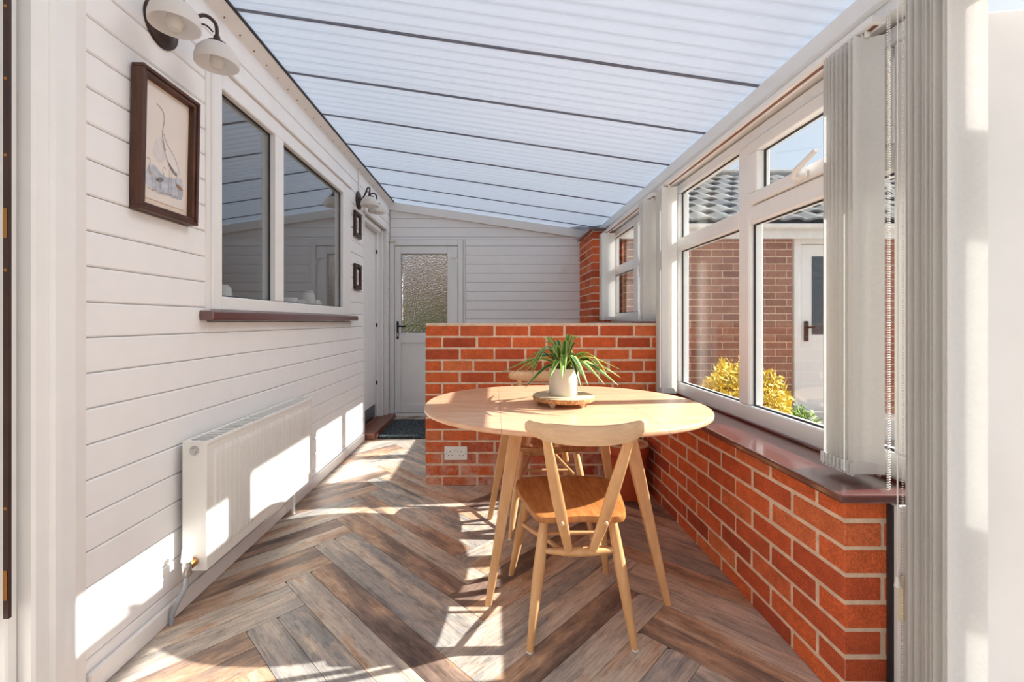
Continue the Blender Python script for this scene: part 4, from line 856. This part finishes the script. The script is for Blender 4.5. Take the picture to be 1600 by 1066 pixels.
prism('roof_deck', ob, 'rubble', [(OY - 0.2, 2.05), (OY + 1.45, 2.05 + 1.65 * sn / cs), (OY + 2.95, 2.05), (OY + 2.9, 2.0), (OY + 1.45, 1.95 + 1.65 * sn / cs), (OY - 0.2, 2.0)], 'x', 1.30, 8.2)
bm = bmesh.new(); wT, hT = 0.235, 0.27; rws = []
for yy, dz in ((0, 0.03), (hT, 0.006)):
    rws.append([bm.verts.new((-wT / 2 + wT * i / 6, yy, dz + (0.028 * math.sin(math.pi * (i / 6) ** 1.6)))) for i in range(7)])
rws.insert(0, [bm.verts.new((v.co.x, 0, v.co.z - 0.022)) for v in rws[0]])
for r0, r1 in zip(rws, rws[1:]):
    for i in range(6): bm.faces.new((r0[i], r0[i + 1], r1[i + 1], r1[i]))
tile_me = mesh_of(bm, 'tile', False)
for r in range(8):
    for c_ in range(30):
        s = r * 0.235; link('roof_tile', tile_me, ob, Vector((1.42 + c_ * 0.228 + (0.114 if r % 2 else 0), OY - 0.22 + s * cs, 2.055 + s * sn)) - oB, (sl, 0, 0))
tube('ridge', ob, 'tile', [Vector((1.3, OY + 1.45, 2.07 + 1.65 * sn / cs)) - oB, Vector((8.2, OY + 1.45, 2.07 + 1.65 * sn / cs)) - oB], 0.09, 10)
od = thing('door', None); od.parent = ob; 
def OD(n, x0, x1, z0, z1, y0, y1, m, bev=0.004): return B(n, od, m, x0, x1, y0, y1, z0, z1, bev)
OD('frame_jamb', 3.165, 3.235, 0.0, 1.935, OY - 0.02, OY + 0.08, 'upvc'); OD('frame_jamb', 4.03, 4.095, 0.0, 1.935, OY - 0.02, OY + 0.08, 'upvc'); OD('frame_head', 3.2355, 4.0295, 1.87, 1.935, OY - 0.02, OY + 0.08, 'upvc')
OD('leaf', 3.245, 4.02, 0.11, 1.865, OY, OY + 0.05, 'upvc'); OD('pane', 3.36, 3.90, 0.92, 1.74, OY - 0.006, OY - 0.0005, 'rubble', 0.001); OD('step', 3.1, 4.15, -0.12, 0.10, OY - 0.28, OY - 0.021, 'gutter'); OD('handle', 3.275, 3.31, 0.85, 1.06, OY - 0.03, OY - 0.0005, 'bronze', 0.005); OD('lever', 3.285, 3.36, 0.985, 1.005, OY - 0.06, OY - 0.0305, 'bronze', 0.004)

def bush(name, label, loc, rx, ry, h, mat, n, leaf=0.03, cat='shrub', stem=True):
    t = thing(name, label, cat, loc); bm = bmesh.new()
    for i in range(n):
        th = R.uniform(0, 2 * math.pi); ph = math.acos(R.uniform(-0.35, 1)); rr = R.uniform(0.72, 1.0) * (1 + 0.18 * math.sin(th * 3 + ph * 4))
        c = Vector((rx * rr * math.sin(ph) * math.cos(th), ry * rr * math.sin(ph) * math.sin(th), h * 0.42 + h * 0.56 * rr * math.cos(ph)))
        c.z = max(c.z, 0.03)
        d = Vector((R.gauss(0, 1), R.gauss(0, 1), R.gauss(0.4, 1))).normalized(); s = d.orthogonal().normalized(); l = leaf * R.uniform(0.7, 1.4)
        a = [c - d * l, c + s * l * 0.35, c + d * l, c - s * l * 0.35]; bm.faces.new([bm.verts.new(v) for v in a])
    o = link('foliage', mesh_of(bm, mat), t); o['kind'] = 'stuff'
    for i in range(5):
        a = i * 1.256; tube('stem', t, 'twig', [(0.02 * math.cos(a), 0.02 * math.sin(a), 0), (rx * 0.3 * math.cos(a), ry * 0.3 * math.sin(a), h * 0.45), (rx * 0.6 * math.cos(a), ry * 0.6 * math.sin(a), h * 0.78)], [0.012, 0.009, 0.004], 6)
    return t
bush('golden_shrub', 'golden yellow shrub outside the long window', (2.06, 3.75, -0.12), 0.40, 0.32, 0.82, 'gold', 5200)
bush('green_plant', 'small dark green plant at the outbuilding door step', (2.72, 4.05, -0.12), 0.20, 0.18, 0.42, 'green', 900)
bush('hedge', 'green shrub seen through the patterned door glass', (-0.95, 6.3, -0.12), 0.9, 0.35, 1.25, 'green', 5000, 0.04)
bush('bare_shrub', 'tall brown shrub behind the patterned door glass', (-0.6, 7.1, -0.12), 1.5, 0.35, 2.9, 'brownfol', 9000, 0.05)
fn = thing('garden_fence', 'tan board fence beyond the garden door', 'fence', (-0.5, 8.0, -0.12)); fme = box_mesh(0.145, 0.02, 2.1, 'fence', 0.003)
for i in range(34): link('fence_board', fme, fn, (-2.5 + i * 0.15, R.uniform(-0.006, 0.006), 1.05))
for z in (0.4, 1.7): link('fence_rail', box_mesh(5.2, 0.04, 0.08, 'fence', 0.003), fn, (0, 0.035, z))
